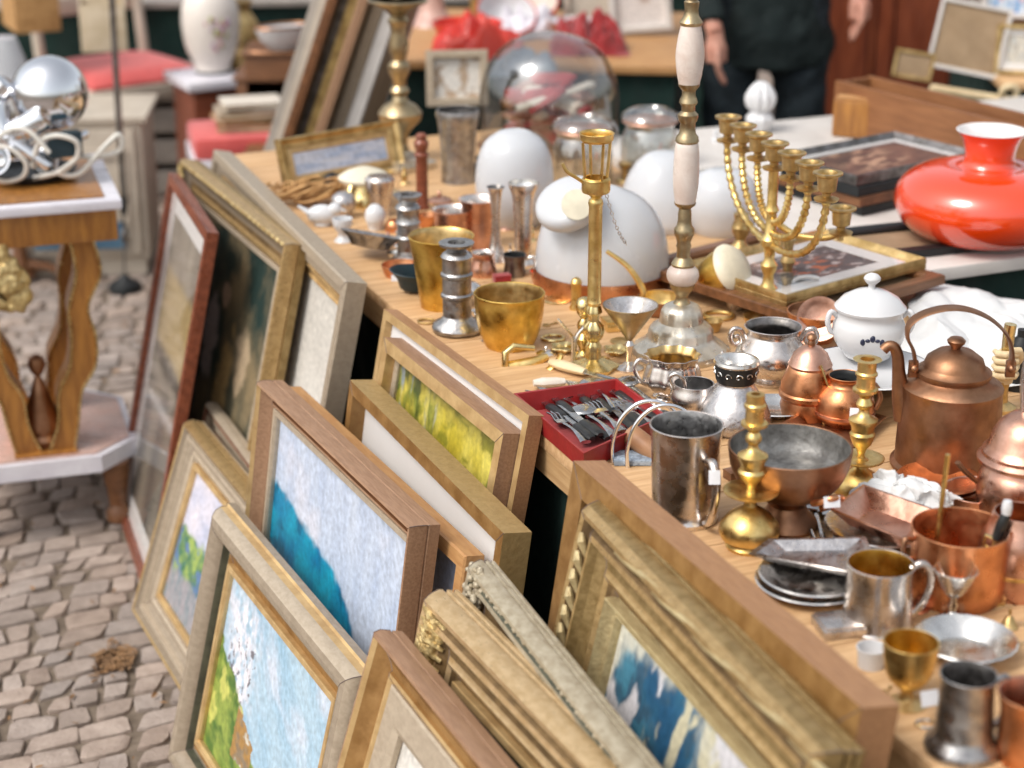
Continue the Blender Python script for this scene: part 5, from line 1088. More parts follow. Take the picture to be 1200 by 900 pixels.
# wardrobe
def cabinet(name,label,cat,x,y,w,d,h,m,rz=0,doors=2,handle='brass_dull',plinth=.06,top=.02,tm=None,knobs=True):
    r=thing(name,label,cat,(x,y,0),rz)
    MB().box((0,0,plinth+(h-plinth)/2),(w,d,h-plinth),bev=.003).obj('body',M[m],r,ang=30)
    MB().box((0,0,plinth/2),(w-.03,d-.03,plinth)).obj('plinth',M[m],r,smooth=False); MB().box((0,0,h+top/2),(w+.04,d+.03,top),bev=.004).obj('top',M[tm or m],r,ang=30)
    dw=(w-.04)/doors
    for i in range(doors):
        cx=-w/2+.02+dw*(i+.5); pd=MB(); pd.box((cx,-d/2-.009,plinth+(h-plinth)/2),(dw-.008,.018,h-plinth-.04),bev=.003)
        do=pd.obj('door',M[m],r,ang=30); fr_=MB()
        for (a_,b_,c_,e_) in ((cx,h-.10,dw-.06,.03),(cx,plinth+.09,dw-.06,.03)): fr_.box((a_,-d/2-.022,b_),(c_,.010,e_),bev=.002)
        for sx in(-1,1): fr_.box((cx+sx*(dw/2-.045),-d/2-.022,plinth+(h-plinth)/2-.005),(.03,.010,h-plinth-.22),bev=.002)
        fr_.obj('panel_moulding',M[m],do,ang=30)
        if knobs: MB().sph((cx+(dw/2-.05)*(1 if i==0 else -1),-d/2-.03,h*.55),.012,12).obj('handle',M[handle],do)
    return r
cabinet('wardrobe','tall reddish-brown wooden wardrobe standing behind the dark-dressed person','wardrobe',1.36,6.95,.62,.45,1.9,'mahogany',rz=-.25)
cabinet('wardrobe','dark brown narrow wardrobe right of the reddish-brown one','wardrobe',2.05,7.0,.6,.45,1.7,'walnut',rz=-.2)
# ============================ THIRD TABLE, middle back =========================
rtable('rear stall table behind the glass dome, with bare orange-brown top',.07,6.15,1.02,1.0,.78,m='orange_wood',rz=-.12)
upright('framed_picture','beige frame with a white drawing standing behind the tall pewter beaker','picture',500,60,572,178,5.05,rz=6,t=.025,w=.022,m='champagne',pic=lambda u,v: mixc((.70,.66,.60),(.46,.34,.24),sst(.05,.25,nz(u,v,4,3))),z0=T+.001)
upright('board','tall white board leaning left of the marble candlestick top','board',716,-90,788,84,6.15,rz=0,roll=5,t=.03,w=.02,m='white_paint',pic=lambda u,v: mixc((.70,.64,.60),(.36,.22,.16),math.exp(-((u-.6)/.1)**2-((v-.28)/.04)**2)),z0=.79)
upright('board','cream painted wooden board behind the glass dome','board',660,-80,716,80,6.25,rz=0,t=.03,w=.02,m='cream_paint',pic=lambda u,v:(.52,.46,.38),z0=.79)
def bowlgrp(name,label,cat,px,py,z0,rp,hp,m,inner='white_paint',wall=2,tilt=None,group=None):
    a=At(px,py,z0); o=single(name,label,cat,a,[(rp*.45,py),(rp*.5,py-1),(rp*.85,py-hp*.55),(rp,py-hp)],m,wall=wall,inner=inner,smooth=True,group=group)
    if tilt: o.rotation_euler=tilt; o.location.z+=.03
    return o
bowlgrp('enamel_bowl','bright red enamel bowl heaped at the back left of the glass dome','bowl',548,52,.78,42,26,'red_plastic','red_plastic')
bowlgrp('enamel_bowl','red enamel bowl tipped on its side behind the glass dome, nearest the camera','bowl',590,42,.78,36,24,'red_plastic','china',tilt=(.6,.2,0))
bowlgrp('enamel_bowl','red enamel bowl with pale lining, right above the glass dome','bowl',628,36,.78,34,22,'red_plastic','mat_cream',tilt=(.4,-.3,0))
bowlgrp('enamel_bowl','pinkish bowl on the rear table right of the glass dome knob','bowl',672,46,.78,32,22,'copper_pink','china')
a=At(508,84,.62); single('pink_vase','large dusty pink vase behind the beige drawing frame','vase',a,[(22,130),(34,100),(38,60),(30,30),(16,12),(12,-10),(18,-24)],'marble_pink',smooth=True)
mb=MB(); 
r=thing('shelf_bar','horizontal gilded wooden rail above the glass dome, on two posts','rail',(.16,6.45,.78)); MB().box((0,0,.17),(.62,.03,.022),bev=.003).obj('rail',M['gilt'],r,ang=30)
for x in(-.29,.29): MB().box((x,0,.08),(.025,.025,.158),bev=.002).obj('post',M['gilt'],r,ang=30)
# ============================ STATUETTE =======================================
a=At(889,166); r=root('statuette','small white china statuette with shell-like head behind the menorah','statuette',a)
lathe_obj('body',a,[(15,166),(16,162),(10,155),(14,146),(16,138),(9,130)],'china',r,lob=.06,lobn=9,smooth=True)
lathe_obj('head',a,[(9,131),(15,124),(17,114),(13,104),(7,97),(2,95)],'china',r,lob=.10,lobn=10,smooth=True,n=60)
# ============================ PERSON ==========================================
def person(px,Y,label,face=0):
    z0=0; d=depth(0,Y,.9); X=(px-600)/F*d
    r=thing('person',label,'person',(X,Y,0),face)
    def hand(mb,w,dn,side,k=1):
        # w wrist, dn direction of the hand; palm, four unequal fingers and a thumb from its side
        dn=dn.normalized(); sdv=Vector((side,0,0)); th=Vector((0,-1,0)); p1=w+dn*.045; p2=w+dn*.09
        mb.tube([w-dn*.02,w+dn*.02,p1,p2],[.024,.028,.035,.033],12,flat=.5,up=(1,0,0) if False else th)
        for i,(o_,L) in enumerate(((-.027,.068),(-.009,.078),(.009,.073),(.027,.058))):
            b=p2+Vector((0,1,0))*o_*.9-dn*.012; mb.tube([b,b+dn*L*.45+sdv*-.004,b+dn*L*.78+sdv*-.014,b+dn*L+sdv*-.024],[.0098,.0092,.0085,.0062],8)
        b=w+dn*.03+Vector((0,-1,0))*.026; mb.tube([b,b+dn*.025+Vector((0,-.022,0)),b+dn*.055+Vector((0,-.028,0)),b+dn*.075+Vector((-side*.004,-.026,0))],[.014,.0115,.010,.007],8)
    sh=[Vector((s*.20,0,1.43)) for s in(-1,1)]; el=[Vector((-.25,-.02,1.10)),Vector((.285,.05,1.17))]; wr=[Vector((-.185,-.20,.855)),Vector((.275,-.07,.965))]
    hp=[Vector((s*.10,0,.93)) for s in(-1,1)]; kn=[Vector((-.115,-.03,.50)),Vector((.12,-.01,.50))]; an=[Vector((-.12,.02,.09)),Vector((.14,.03,.09))]
    def torso(mb,g):
        mb.lathe([(0,.86),(.15+g,.87),(.165+g,.95),(.145+g,1.08),(.155+g,1.22),(.175+g,1.36),(.14+g,1.45),(.055+g,1.49),(0,1.495)],24,sx=1.08,sy=.68)
        for s in(0,1): mb.sph(sh[s]+Vector((0,0,-.01)),.062+g,14)
    b=MB(); torso(b,0)
    b.tube([(0,.01,1.44),(0,0,1.56)],[.062,.052],14); b.sph((0,-.01,1.655),1,20,sc=(.076,.095,.115)); b.sph((0,-.035,1.59),1,16,sc=(.055,.062,.055)); b.tube([(0,-.10,1.665),(0,-.122,1.63),(0,-.10,1.62)],[.008,.013,.010],8)
    for s in(-1,1): b.sph((s*.078,0,1.645),1,10,sc=(.010,.018,.030))
    for i in(0,1):
        b.tube([sh[i],sh[i].lerp(el[i],.5),el[i],el[i].lerp(wr[i],.4),wr[i]],[.052,.046,.038,.037,.025],14)
        hand(b,wr[i],(wr[i]-el[i]).normalized()*.4+Vector((0,0,-1)),-1 if i==0 else 1)
        b.tube([hp[i],hp[i].lerp(kn[i],.5),kn[i],kn[i].lerp(an[i],.35),an[i]],[.085,.072,.052,.052,.036],16)
        b.tube([an[i]+Vector((0,.04,-.05)),an[i]+Vector((0,-.05,-.05)),an[i]+Vector((0,-.16,-.065))],[.032,.036,.022],12)
    o=b.obj('body',M['skin'],r); m_=o.modifiers.new('skin','REMESH'); m_.mode='VOXEL'; m_.voxel_size=.0045; m_.use_smooth_shade=True; sm=o.modifiers.new('sm','SMOOTH'); sm.iterations=3; sm.factor=.5
    def cl(name,fn,m,vox=.010):
        q=MB(); fn(q); o=q.obj(name,M[m],r); m_=o.modifiers.new('cloth','REMESH'); m_.mode='VOXEL'; m_.voxel_size=vox; m_.use_smooth_shade=True; sm=o.modifiers.new('sm','SMOOTH'); sm.iterations=4; tx=bpy.data.textures.new('folds','CLOUDS'); tx.noise_scale=.09; dp=o.modifiers.new('folds','DISPLACE'); dp.texture=tx; dp.strength=.035; dp.mid_level=.5; dp.texture_coords='LOCAL'; return o
    def jacket(q):
        torso(q,.022); q.lathe([(0,.72),(.19,.722),(.195,.80),(.178,.98),(.16,1.1),(0,1.1)],24,sx=1.08,sy=.70)
        for i in(0,1): q.tube([sh[i],sh[i].lerp(el[i],.5),el[i],el[i].lerp(wr[i],.5),wr[i].lerp(el[i],.10)],[.070,.064,.056,.052,.043],14)
    def trousers(q):
        q.lathe([(0,.82),(.165,.83),(.178,.9),(.165,1.0),(0,1.0)],24,sx=1.05,sy=.72)
        for i in(0,1): q.tube([hp[i]+Vector((0,0,.02)),hp[i].lerp(kn[i],.5),kn[i],kn[i].lerp(an[i],.5),an[i]+Vector((0,0,-.01))],[.102,.094,.075,.070,.062],16)
    def shoes(q,i): 
        q.tube([an[i]+Vector((0,.055,-.045)),an[i]+Vector((0,-.03,-.045)),an[i]+Vector((0,-.12,-.052)),an[i]+Vector((0,-.185,-.062))],[.042,.046,.044,.026],14); q.tube([an[i]+Vector((0,.01,.03)),an[i]+Vector((0,0,-.04))],[.048,.048],12)
    cl('jacket',jacket,'cloth_dark'); cl('trousers',trousers,'denim')
    for i in(0,1): cl('shoe',lambda q,i=i:shoes(q,i),'shoe')
    h=MB(); h.sph((0,.012,1.68),1,20,sc=(.085,.098,.105)); ho=h.obj('hair',M['hair'],r); bo=ho.modifiers.new('cut','REMESH'); bo.mode='VOXEL'; bo.voxel_size=.008
    for s in(-1,1):
        e=MB(); e.sph((s*.030,-.094,1.665),.011,12); eo=e.obj('eye',M['china'],r); e=MB(); e.sph((s*.030,-.1035,1.665),.005,10); e.obj('iris',M['black'],eo)
    e=MB(); e.tube([(-.022,-.094,1.592),(0,-.100,1.592),(.022,-.094,1.592)],[.003,.006,.003],8); e.obj('mouth',M['copper_pink'],r)
    # hair sits on the back and crown only
    for v in ho.data.vertices:
        if v.co.z<1.70 and v.co.y<-.02: v.co.y=-.02
    return r
person(900,5.95,'person in a dark jacket and dark trousers standing behind the stall, hands hanging down')
# ============================ LEFT: CONSOLE TABLE ==============================
pr_=P(143,236,.79); pl_=P(0,247,.79); X=(pr_-pl_).normalized(); rz=math.atan2(X.y,X.x); Yd=Vector((-X.y,X.x,0))
CW,CD=.42,.46; O=pr_-X*(CW/2)+Yd*(CD/2); O.z=0
r=thing('console_table','antique console table with inlaid top, wavy brass-edged legs and pink marble shelf','table',O,rz); CT=r
MB().box((0,0,.783),(CW,CD,.022),bev=.004).obj('table_top',M['marble_pale'],r,ang=30)
MB().box((0,0,.7965),(CW-.07,CD-.06,.003)).obj('wood_inlay',M['honey'],r,smooth=False)
MB().box((0,0,.735),(CW-.025,CD-.03,.072),bev=.003).obj('apron',M['honey'],r,ang=30)
def octo(w,d,z0,z1,c,mi=0):
    pts=[(-w/2+c,-d/2),(w/2-c,-d/2),(w/2,-d/2+c),(w/2,d/2-c),(w/2-c,d/2),(-w/2+c,d/2),(-w/2,d/2-c),(-w/2,-d/2+c)]
    return [(x,y,z0) for x,y in pts]+[(x,y,z1) for x,y in pts],[tuple(range(7,-1,-1)),tuple(range(8,16))]+[(i,(i+1)%8,8+(i+1)%8,8+i) for i in range(8)]
mb=MB(); mb.add(*octo(CW,CD,.155,.195,.09)); mb.obj('shelf',M['marble_pale'],r,smooth=False); mb=MB(); mb.add(*octo(CW-.03,CD-.03,.196,.199,.085)); mb.obj('shelf_inlay',M['marble_pink'],r,smooth=False)
mb=MB(); mb.box((0,-.05,.202),(.14,CD-.15,.004)); mb.obj('shelf_board',M['honey'],r,smooth=False)
for sx in(-1,1):
    for sy in(-1,1):
        o=MB().lathe([(0,0),(.022,0),(.030,.008),(.030,.03),(.020,.045),(.024,.08),(.032,.13),(.032,.155),(0,.155)],20,c=(sx*(CW/2-.055),sy*(CD/2-.06),0)).obj('foot',M['walnut'],r)
    # wavy lyre legs cut from thick board, in two boards front and back
    for y0 in(-CD/2+.09,CD/2-.10):
        prof=[(.118,.70),(.128,.62),(.100,.54),(.106,.47),(.098,.40),(.066,.34),(.056,.27),(.036,.20)]; wd=[.024,.027,.021,.027,.029,.026,.023,.028]
        c_=cr([(a_,b_,w_) for (a_,b_),w_ in zip(prof,wd)],6); vs=[];fs=[]
        for (a_,b_,w_) in c_:
            for (dx,dy) in((-w_,-.045),(w_,-.045),(w_,.045),(-w_,.045)): vs.append((sx*a_+dx,y0+dy,b_))
        n_=len(c_)
        for i in range(n_-1):
            for k in range(4): fs.append((i*4+k,i*4+(k+1)%4,i*4+4+(k+1)%4,i*4+4+k))
        fs += [(0,1,2,3),((n_-1)*4+3,(n_-1)*4+2,(n_-1)*4+1,(n_-1)*4)]
        lo=MB().add(vs,fs).obj('leg',M['honey'],r,ang=30)
        for e_ in(-1,1): MB().tube([(sx*a_+e_*w_,y0-.046,b_) for a_,b_,w_ in c_],.0035,6).obj('brass_edge',M['brass_pale'],lo)
MB().lathe([(0,.20),(.040,.20),(.046,.22),(.040,.232),(.046,.25),(.014,.35),(.007,.37),(.015,.38),(.021,.395),(.017,.412),(.006,.42),(0,.421)],24,c=(0,-.13,0)).obj('finial',M['copper_old'],r)
mb=MB(); rnd=random.Random(11)
for i in range(170):
    t_=rnd.random(); A_=rnd.random()*6.28; R_=.055*math.sin(PI*min(.93,.25+t_*.75)); mb.sph((R_*math.cos(A_),-CD/2-.004+.4*R_*math.sin(A_),.555+.14*t_),rnd.uniform(.007,.017),8,sc=(1,.8,rnd.uniform(.7,1.4)))
go=mb.obj('gilt_carving',M['gilt_ornament'],r); go.location=(-.065,.02,0); md=go.modifiers.new('fuse','REMESH'); md.mode='VOXEL'; md.voxel_size=.0035; md.use_smooth_shade=True
# --- on the console: tray, chrome lamp heap, cable
a=At(40,206,.80); 
r=thing('black_tray','low black tray under the heap of chrome lamp parts','tray',a.loc); mb=MB(); q=[(0,0),(.085,0),(.095,.018),(.098,.018),(.09,.0),(.085,.003),(0,.003)]; mb.lathe([(0,.001),(.085,.001),(.097,.018),(.094,.018),(.084,.005),(0,.005)],36); mb.obj('body',M['black'],r)
r=thing('chrome_lamp','dismantled shiny chrome lamp with a ball reflector and tube arms','lamp',a.loc); k=a.k
mb=MB(); mb.sph((24*k,12*k,95*k),44*k,32); mb.obj('ball_reflector',M['chrome'],r)
for (p,q_,ra) in [((-40,-20,40),(28,-30,78),15),((-44,0,85),(-20,0,110),14),((-30,-30,60),(30,-40,20),8),((-50,-10,30),(10,-30,60),10),((0,-20,30),(55,-20,40),11)]:
    mb=MB(); A_=Vector(p)*k;B_=Vector(q_)*k; mb.tube([A_,A_.lerp(B_,.05),A_.lerp(B_,.95),B_],[ra*k*.8,ra*k,ra*k,ra*k*.8],20); mb.obj('tube_arm',M['chrome'],r)
mb=MB(); mb.box((46*k,-30*k,45*k),(38*k,16*k,28*k),rz=.5,bev=.002); mb.obj('switch_box',M['dark_blue'],r)
mb=MB(); pts=[(10,-40,20),(20,-44,48),(40,-44,58),(62,-40,50),(60,-36,30),(40,-40,14),(60,-30,10),(90,-20,40),(106,-14,52),(106,-12,34),(80,-16,26),(60,-24,28),(44,-38,16),(10,-44,8)]
props(MB().tube(cr([tuple(Vector(p)*k) for p in pts],6),3.2*k,8).obj('cable',M['cable'],loc=a.loc),'cream electric cable looped over the right side of the chrome lamp parts','cable')
# --- fringed lampshade and chair behind, far left
a=At(6,112,.62); r=root('fringed_lampshade','white fringed lampshade at the left edge behind the chrome lamp','lamp shade',a)
lathe_obj('shade',a,[(34,112),(33,108),(26,70),(18,44)],'opal',r,lob=.03,lobn=40,n=160); lathe_obj('fringe',a,[(36,124),(35,110)],'paper',r,cap=False,lob=.04,lobn=60,n=180); lathe_obj('stand',a,[(16,200),(16,196),(4,190),(3,112)],'brass_dull',r)
r=thing('side_table','small round wooden side table under the fringed lampshade','table',(a.loc.x,a.loc.y,0)); zt_=a.z(200)+.62-.001
MB().lathe([(0,zt_-.02),(.16,zt_-.02),(.165,zt_-.01),(.16,zt_),(0,zt_)],36).obj('table_top',M['walnut'],r)
MB().lathe([(0,.02),(.05,.02),(.025,.08),(.02,.2),(.03,zt_-.03),(0,zt_-.02)],20).obj('column',M['walnut'],r)
for q_ in range(3): A_=q_*2.1; MB().tube([(0,0,.06),(.09*math.cos(A_),.09*math.sin(A_),.05),(.16*math.cos(A_),.16*math.sin(A_),.012)],[.02,.015,.012],8).obj('leg',M['walnut'],r)
def chair(label,x,y,rz,m,cm,w=.46,sh_=.46,bh=1.0,group=None,cush=True):
    r=thing('chair',label,'chair',(x,y,0),rz,group); h=w/2
    for sx in(-1,1): MB().tube([(sx*(h-.03),-h+.03,0),(sx*(h-.03),-h+.03,sh_-.03)],[.015,.022],10).obj('leg',M[m],r)
    for sx in(-1,1): MB().tube([(sx*(h-.03),h+.03,0),(sx*(h-.03),h-.02,sh_-.03),(sx*(h-.03),h,sh_+.1),(sx*(h-.03),h+.07,bh)],[.015,.022,.022,.016],10).obj('back_post',M[m],r)
    MB().box((0,0,sh_-.035),(w,w,.05),bev=.006).obj('seat_frame',M[m],r,ang=30)
    for z in(bh-.06,sh_+.22): MB().box((0,h+.02+(z-sh_)*.10,z),(w-.07,.02,.07),bev=.005).obj('back_rail',M[m],r,ang=30)
    if cush:
        mb=MB(); n=14; vs=[];fs=[]
        for s_,z in((0,0),(1,0),):
            for j in range(n+1):
                for i in range(n+1):
                    u,v=i/n*2-1,j/n*2-1; e=(1-u**4)*(1-v**4); vs.append((u*(h-.012),v*(h-.012),sh_-.008+(.045*e**.5+.012 if s_ else 0)))
        q=(n+1)**2
        for j in range(n):
            for i in range(n):
                b_=j*(n+1)+i; fs += [(b_,b_+n+1,b_+n+2,b_+1),(q+b_,q+b_+1,q+b_+n+2,q+b_+n+1)]
        for i in range(n):
            for (p0,p1) in((i,i+1),((n)*(n+1)+i+1,n*(n+1)+i),((i+1)*(n+1),i*(n+1)),(i*(n+1)+n,(i+1)*(n+1)+n)): fs.append((p0,p1,q+p1,q+p0))
        mb.add(vs,fs).obj('cushion',M[cm],r)
    return r
c=P(142,72,.50); chair('cream painted chair with a red seat cushion behind the dark lamp pole',c.x,c.y,math.radians(38),'cream_paint','red_cushion',w=.50)
c=P(16,60,.46); chair('brown wooden chair behind the fringed lampshade, far left',c.x-.15,c.y+.5,math.radians(20),'orange_wood','wicker',w=.46)
# --- cream cabinet
c=P(100,327,0); cabinet('low_cabinet','low cream painted cabinet with a blue lower panel behind the console table','cabinet',c.x,c.y+.20,.40,.34,.52,'cream_paint',rz=math.radians(4),doors=1,knobs=True)
z_=.11; MB().box((-.02,-.205,.15),(.30,.006,.09)).obj('blue_panel',M['blue_paint'],[o for o in bpy.data.objects if o.get('label','').startswith('low cream painted')][0],smooth=False)
c=P(186,235,0); r=thing('crate','added grey slatted crate filling the shaded gap between the cream cabinet and the red-brown stand','crate',(c.x,c.y+.2,0),.1)  # crate added in place of a shaded cabinet side and dark gap
for z in(.06,.18,.30,.42): MB().box((0,-.15,z),(.34,.014,.09),bev=.002).obj('slat',M['grey_paint'],r,ang=30)
for z in(.06,.18,.30,.42): MB().box((0,.15,z),(.34,.014,.09),bev=.002).obj('slat',M['grey_paint'],r,ang=30)
for x in(-.16,.16): MB().box((x,0,.24),(.016,.286,.46)).obj('side_panel',M['grey_paint'],r,smooth=False)
# --- floor lamp pole
a=At(147,340,0); r=root('floor_lamp','slim dark floor lamp pole with a small black foot on the cobbles','lamp',a)
lathe_obj('base',a,[(19,342),(20,338),(18,332),(9,327),(4,322)],'black',r)
tube_px('pole',a,[(0,0,325),(2,0,290),(4,0,250)],1.3,'pewter_dark',r,n=8); tube_px('joint',a,[(3,0,284),(4,0,276),(5,0,266)],[2,5,2.5],'pewter_dark',r); tube_px('joint',a,[(5,0,252),(5,0,240),(7,0,228)],[3,5,3],'black',r)
tube_px('upper_pole',a,[(6,0,232),(8,0,100),(10,0,0),(11,0,-60),(11,0,-200)],3.6,'pewter_dark',r,n=12)
# --- red-brown stand with vase
c=P(250,86,.56); r=thing('plant_stand','reddish wooden pedestal stand with a white marble top','stand',(c.x,c.y,0),math.radians(28))
MB().box((0,0,.545),(.28,.28,.03),bev=.004).obj('marble_top',M['marble_pale'],r,ang=30); MB().box((0,0,.28),(.23,.23,.50),bev=.004).obj('body',M['red_wood'],r,ang=30); MB().box((0,0,.015),(.27,.27,.03),bev=.004).obj('plinth',M['red_wood'],r,ang=30)
a=At(250,84,.561); r=root('vase','large white china vase with painted flowers on the reddish stand','vase',a)
mm=mat('flower_glaze',(.74,.68,.62),.25,0,(.70,.64,.58),sc=5); 
lathe_obj('body',a,[(19,84),(21,80),(22,74),(30,55),(34,30),(33,10),(27,-6),(18,-16),(16,-24),(22,-34)],'china',r,smooth=True).data.materials[0]=mm
mb=MB(); rnd=random.Random(4)
for i in range(22):
    A_=-1.15+rnd.gauss(0,.22); y=32+rnd.gauss(0,12); R=a.r(33.5,y); mb.sph((R*math.cos(A_),R*math.sin(A_),a.z(y)),rnd.uniform(.008,.014),8,mi=i%3,sc=(.6,.6,1))
mb.obj('painted_flowers',[mat('rose',(.60,.28,.34),.3),mat('leafgreen',(.40,.40,.14),.3),mat('lilac',(.50,.36,.46),.3)],r)
lathe_obj('foot_ring',a,[(21,85),(21,81.5)],'dark_blue',r,cap=False)
# --- red upholstered stool with books
c=P(292,148,.52); r=thing('stool','cream wooden stool with pinkish-red seat holding a pile of books','stool',(c.x,c.y,0),math.radians(14))
MB().box((0,0,.485),(.38,.30,.07),bev=.02).obj('seat',M['red_cushion'],r,ang=40); MB().box((0,0,.425),(.39,.31,.05),bev=.004).obj('frame',M['marble_pale'],r,ang=30); MB().box((0,0,.375),(.37,.29,.05),bev=.004).obj('rail',M['orange_wood'],r,ang=30)
for sx in(-1,1):
    for sy in(-1,1): MB().tube([(sx*.16,sy*.12,0),(sx*.16,sy*.12,.36)],[.014,.02],10).obj('leg',M['cream_paint'],r)
z=.522; rnd=random.Random(9)
for i,(wd,dp,th,m1,lb) in enumerate([(.22,.16,.022,'brass_dull','lowest book with a yellow cover in the pile on the red stool'),(.21,.15,.016,'honey','second book from the bottom of the pile on the red stool'),(.20,.15,.020,'champagne','beige book in the middle of the pile on the red stool'),(.18,.13,.012,'grey_paint','thin grey book second from the top on the red stool'),(.19,.14,.014,'mat_cream','topmost pale book of the pile on the red stool')]):
    q=thing('book',lb,'book',(c.x+.01+rnd.uniform(-.015,.015),c.y-.01,z),math.radians(14)+rnd.uniform(-.25,.25),'books piled on the red stool')
    MB().box((0,0,.0015),(wd,dp,.002)).obj('cover',M[m1],q,smooth=False); MB().box((0,0,th-.0015),(wd,dp,.002)).obj('cover',M[m1],q,smooth=False); MB().box((wd/2-.001,0,th/2),(.002,dp,th-.006)).obj('spine',M[m1],q,smooth=False); MB().box((-.003,0,th/2),(wd-.012,dp-.01,th-.0065)).obj('pages',M['book'],q,smooth=False); z+=th+.001
# --- leaning stack of frames behind the far end
GL='frames stacked on edge behind the propped gold frame'
tones=[('grey_paint','grey'),('cream_paint','cream'),('walnut','dark brown'),('pewter_dark','dark grey'),('gilt','gold'),('tan_frame','tan'),('champagne','beige'),('white_paint','white')]
wh=['leftmost','second from left','third from left','fourth from left','middle right','third from right','second from right','rightmost']
bx=[352,362,371,381,392,403,419,435]
for i,((m_,cn),x) in enumerate(zip(tones,bx)):
    c=PY(x,150,5.75); r=thing('framed_picture','%s tall frame standing on edge, %s of the leaning stack'%(cn,wh[i]),'picture',group=GL)
    W=.42+.03*(i%3); H=.72+.04*((i*5)%4); t=.026 if i<6 else .034
    # plane normal points sideways, top tipped to the right
    th=math.radians(20); up=Vector((math.sin(th),0,math.cos(th))); nn=Vector((-math.cos(th),-.0,math.sin(th))); ax=up.cross(nn)
    rot=Matrix.Rotation(math.radians(-8),4,'Z'); r.matrix_world=Matrix.Translation((c.x,5.60,.50))@rot@Matrix(((ax.x,up.x,nn.x,0),(ax.y,up.y,nn.y,0),(ax.z,up.z,nn.z,0),(0,0,0,1)))
    if i%2==0: pass
    build_frame(r,W,H,.035,t,['flat','box','scoop'][i%3],m_,[pic_pale,pic_dark,pic_sky][i%3],res=20)
rtable('low bench behind the far table end under the stacked frames',-.50,5.85,.66,.75,.498,m='walnut',skirt='skirt')
# --- far-back tables and clutter
rtable('far background stall table with grey cloth, top left',-1.15,8.0,2.0,.8,.66,m='grey_paint',skirt='skirt',rz=.1)
rtable('far background stall table between the board and the frame stack',.15,8.3,1.6,.8,.70,m='walnut',skirt='skirt')
def clut(px,py,Y): return PY(px,py,Y)
rnd=random.Random(21)
specs=[('tureen','white china boat-shaped dish with a red-brown rim, far back left of the frame stack',332,44,'china'),('tureen','white and red china sauce dish in front of the other boat-shaped dish',322,72,'china')]
for i,(n_,lb,x,y,m_) in enumerate(specs):
    c=PY(x,y+14,6.1); r=thing('sauce_boat',lb,'dish',c,.5-i*.4); k=depth(c.x,c.y,c.z)/F
    mb=MB(); mb.lathe([(0,0),(14*k,0),(28*k,12*k),(34*k,26*k),(32*k,26*k),(26*k,13*k),(0,4*k)],36,sy=.6); mb.obj('body',M['china'],r); mb=MB(); mb.lathe([(33*k,25*k),(35*k,27*k),(33*k,29*k),(31*k,27*k),(33*k,25*k)],36,sy=.6); mb.obj('rim',M['copper_old'],r)
    b=thing('box_stand','%s wooden box carrying a china sauce dish, left of the frame stack'%('dark' if i else 'tall dark'),'box',(c.x,c.y+.05,0)); MB().box((0,0,c.z/2-.006),(.24,.22,c.z-.014),bev=.004).obj('body',M['walnut'],b,ang=30); MB().box((0,0,c.z-.006),(.26,.24,.009),bev=.002).obj('lid',M['walnut'],b,ang=30)
upright('framed_picture','blue and pink abstract print leaning behind the red cushioned chair','picture',166,-90,222,62,7.75,roll=-6,t=.02,w=.01,m='white_paint',pic=pic_blueprint,z0=.66)
upright('framed_picture','cream and grey landscape print leaning behind the chair back, upper left','picture',62,-60,104,52,7.7,roll=8,t=.02,w=.014,m='cream_paint',pic=pic_engr,z0=.66)
upright('framed_picture','dark green abstract picture behind the chair back, upper left','picture',98,-70,152,40,7.9,roll=-4,t=.02,w=.014,m='champagne',pic=pic_dark,z0=.66)
boxthing('cardboard_box','open tan cardboard box on the grey-clothed table behind the lamp pole','box',(96,62),(150,60),.25,.661,.16,.005,'book')
boxthing('cardboard_box','brown closed cardboard box behind the wooden chair, far upper left','box',(20,40),(72,36),.25,.661,.2,.005,'wicker',open_=False)
a=At(283,60,.62); single('brass_urn','dull brass urn behind the painted vase','vase',a,[(12,110),(16,104),(8,92),(18,70),(24,48),(20,26),(12,12),(16,0)],'brass_dull',smooth=True)
for (x,y,w_,d_,h_,m_,lb,rz_,dn) in [(-2.9,9.6,1.1,.5,1.9,'mahogany','tall reddish wardrobe in the far left background',.15,2),(-1.6,10.2,1.0,.5,2.0,'walnut','dark wardrobe in the background behind the red cushioned chair',.05,2),(-.45,10.3,1.0,.5,1.8,'grey_paint','grey painted cupboard in the background behind the frame stack',0,2),(.75,10.1,1.0,.5,1.9,'cream_paint','cream painted cupboard in the background behind the glass dome',-.05,2),(3.1,7.6,1.1,.5,1.8,'mahogany','broad reddish wardrobe in the right background',-.3,2)]:
    cabinet('wardrobe',lb,'wardrobe',x,y,w_,d_,h_,m_,rz=rz_,doors=dn)

# red and pale cloths heaped among the enamel bowls
def heap(label,px,py,z0,w,d,h,m,seed,name='cloth',cat='cloth'):
    c=P(px,py,z0); vs=[];fs=[]; n=36
    for j in range(n+1):
        for i in range(n+1):
            u,v=i/n*2-1,j/n*2-1; e=max(0,1-(u*u+v*v)**1.2); f=abs(noise.noise(Vector((u*2.2,v*2.2,seed))))*1.1+abs(noise.noise(Vector((u*5,v*5,seed))))*.35
            vs.append((u*w*(1+.1*f),v*d*(1+.1*f),.003+h*e**.5*(.45+f)))
    for j in range(n):
        for i in range(n): q=j*(n+1)+i; fs.append((q,q+1,q+n+2,q+n+1))
    o=MB().add(vs,fs).obj(name,M[m],loc=c,ang=70); sm=o.modifiers.new('thick','SOLIDIFY'); sm.thickness=.002
    return props(o,label,cat)
heap('bright red cloth heaped on the rear table left of the glass dome',560,62,.78,.14,.16,.11,'red_plastic',3)
heap('pale pink cloth heaped on the rear table behind the red cloth',622,40,.78,.12,.10,.10,'marble_pale',5)
heap('dark red cloth heaped on the rear table right behind the glass dome',690,58,.78,.12,.12,.12,'red_velvet',8)
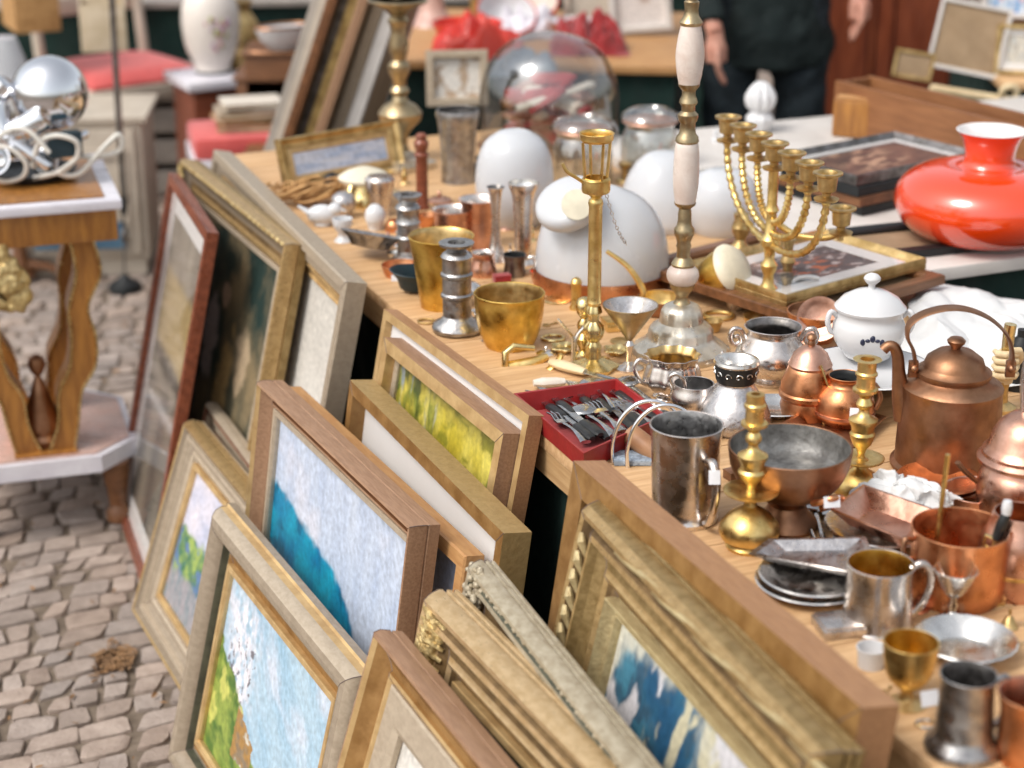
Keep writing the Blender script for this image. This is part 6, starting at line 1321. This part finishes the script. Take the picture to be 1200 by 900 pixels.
heap('grey-blue cloth heaped in front of the red cloth on the rear table',612,84,.78,.10,.08,.06,'blueish_tile',11)

# more chrome parts heaped on the console table
r=[o for o in bpy.data.objects if o.get('label','').startswith('dismantled shiny chrome')][0]; k=At(40,206,.80).k; rnd=random.Random(14)
for i in range(9):
    x,y,z=rnd.uniform(-60,50)*k,rnd.uniform(-45,20)*k,rnd.uniform(14,70)*k; Mt=Matrix.Translation((x,y,z))@Matrix.Rotation(rnd.uniform(0,6.28),4,'Z')@Matrix.Rotation(rnd.uniform(.5,2.2),4,'X')
    if i%2: MB().lathe([(0,0),(8*k,0),(9*k,6*k),(17*k,24*k),(18*k,26*k),(16*k,26*k),(8*k,8*k),(0,4*k)],24,M=Mt).obj('cup_reflector',M['chrome'],r)
    else: MB().tube(cr([tuple(Mt@Vector(p)) for p in [(0,0,-22*k),(6*k,0,-6*k),(3*k,4*k,10*k),(-6*k,0,26*k)]],5),5*k,10).obj('bent_tube',M['chrome'],r)
MB().tube(cr([tuple(Vector(p)*k+Vector((0,0,0))) for p in [(-60,-50,10),(-40,-56,40),(-14,-58,48),(6,-56,30),(0,-54,12),(-24,-56,8),(-40,-52,24),(-20,-50,60),(10,-52,66),(34,-54,40)]],6),2.8*k,8).obj('white_lead',M['cable'],r)
# ============================ LIGHT, SKY, CAMERA ===============================
w=bpy.data.worlds.new('World'); SC.world=w; w.use_nodes=True; nt=w.node_tree
sky=nt.nodes.new('ShaderNodeTexSky'); sky.sky_type='NISHITA'; sky.sun_disc=False
SE,SA=math.radians(52),math.radians(-125)      # sun high on the left, slightly behind the camera
sky.sun_elevation=SE; sky.sun_rotation=SA; sky.air_density=1.4; sky.dust_density=4; sky.ozone_density=1
hs=nt.nodes.new('ShaderNodeHueSaturation'); hs.inputs['Saturation'].default_value=.28
nt.links.new(sky.outputs[0],hs.inputs['Color']); nt.links.new(hs.outputs[0],nt.nodes['Background'].inputs[0]); nt.nodes['Background'].inputs[1].default_value=.15
sd=bpy.data.lights.new('sun','SUN'); sd.energy=1.05; sd.angle=math.radians(20); sd.color=(1,.95,.88)
so=bpy.data.objects.new('sun',sd); COL.objects.link(so)
d=Vector((math.sin(SA)*math.cos(SE),math.cos(SA)*math.cos(SE),math.sin(SE))); so.rotation_euler=(-d).to_track_quat('-Z','Y').to_euler()
cd=bpy.data.cameras.new('camera'); cam=bpy.data.objects.new('camera',cd); COL.objects.link(cam); SC.camera=cam
cam.location=(0,0,CH); cam.rotation_euler=(PI/2-PITCH,0,0); cd.sensor_width=36; cd.lens=66; cd.clip_end=300; cd.clip_start=.05
cd.dof.use_dof=True; cd.dof.focus_distance=2.85; cd.dof.aperture_fstop=3.0
SC.view_settings.view_transform='Standard'; SC.view_settings.look='None'; SC.view_settings.gamma=1; SC.view_settings.exposure=0.44
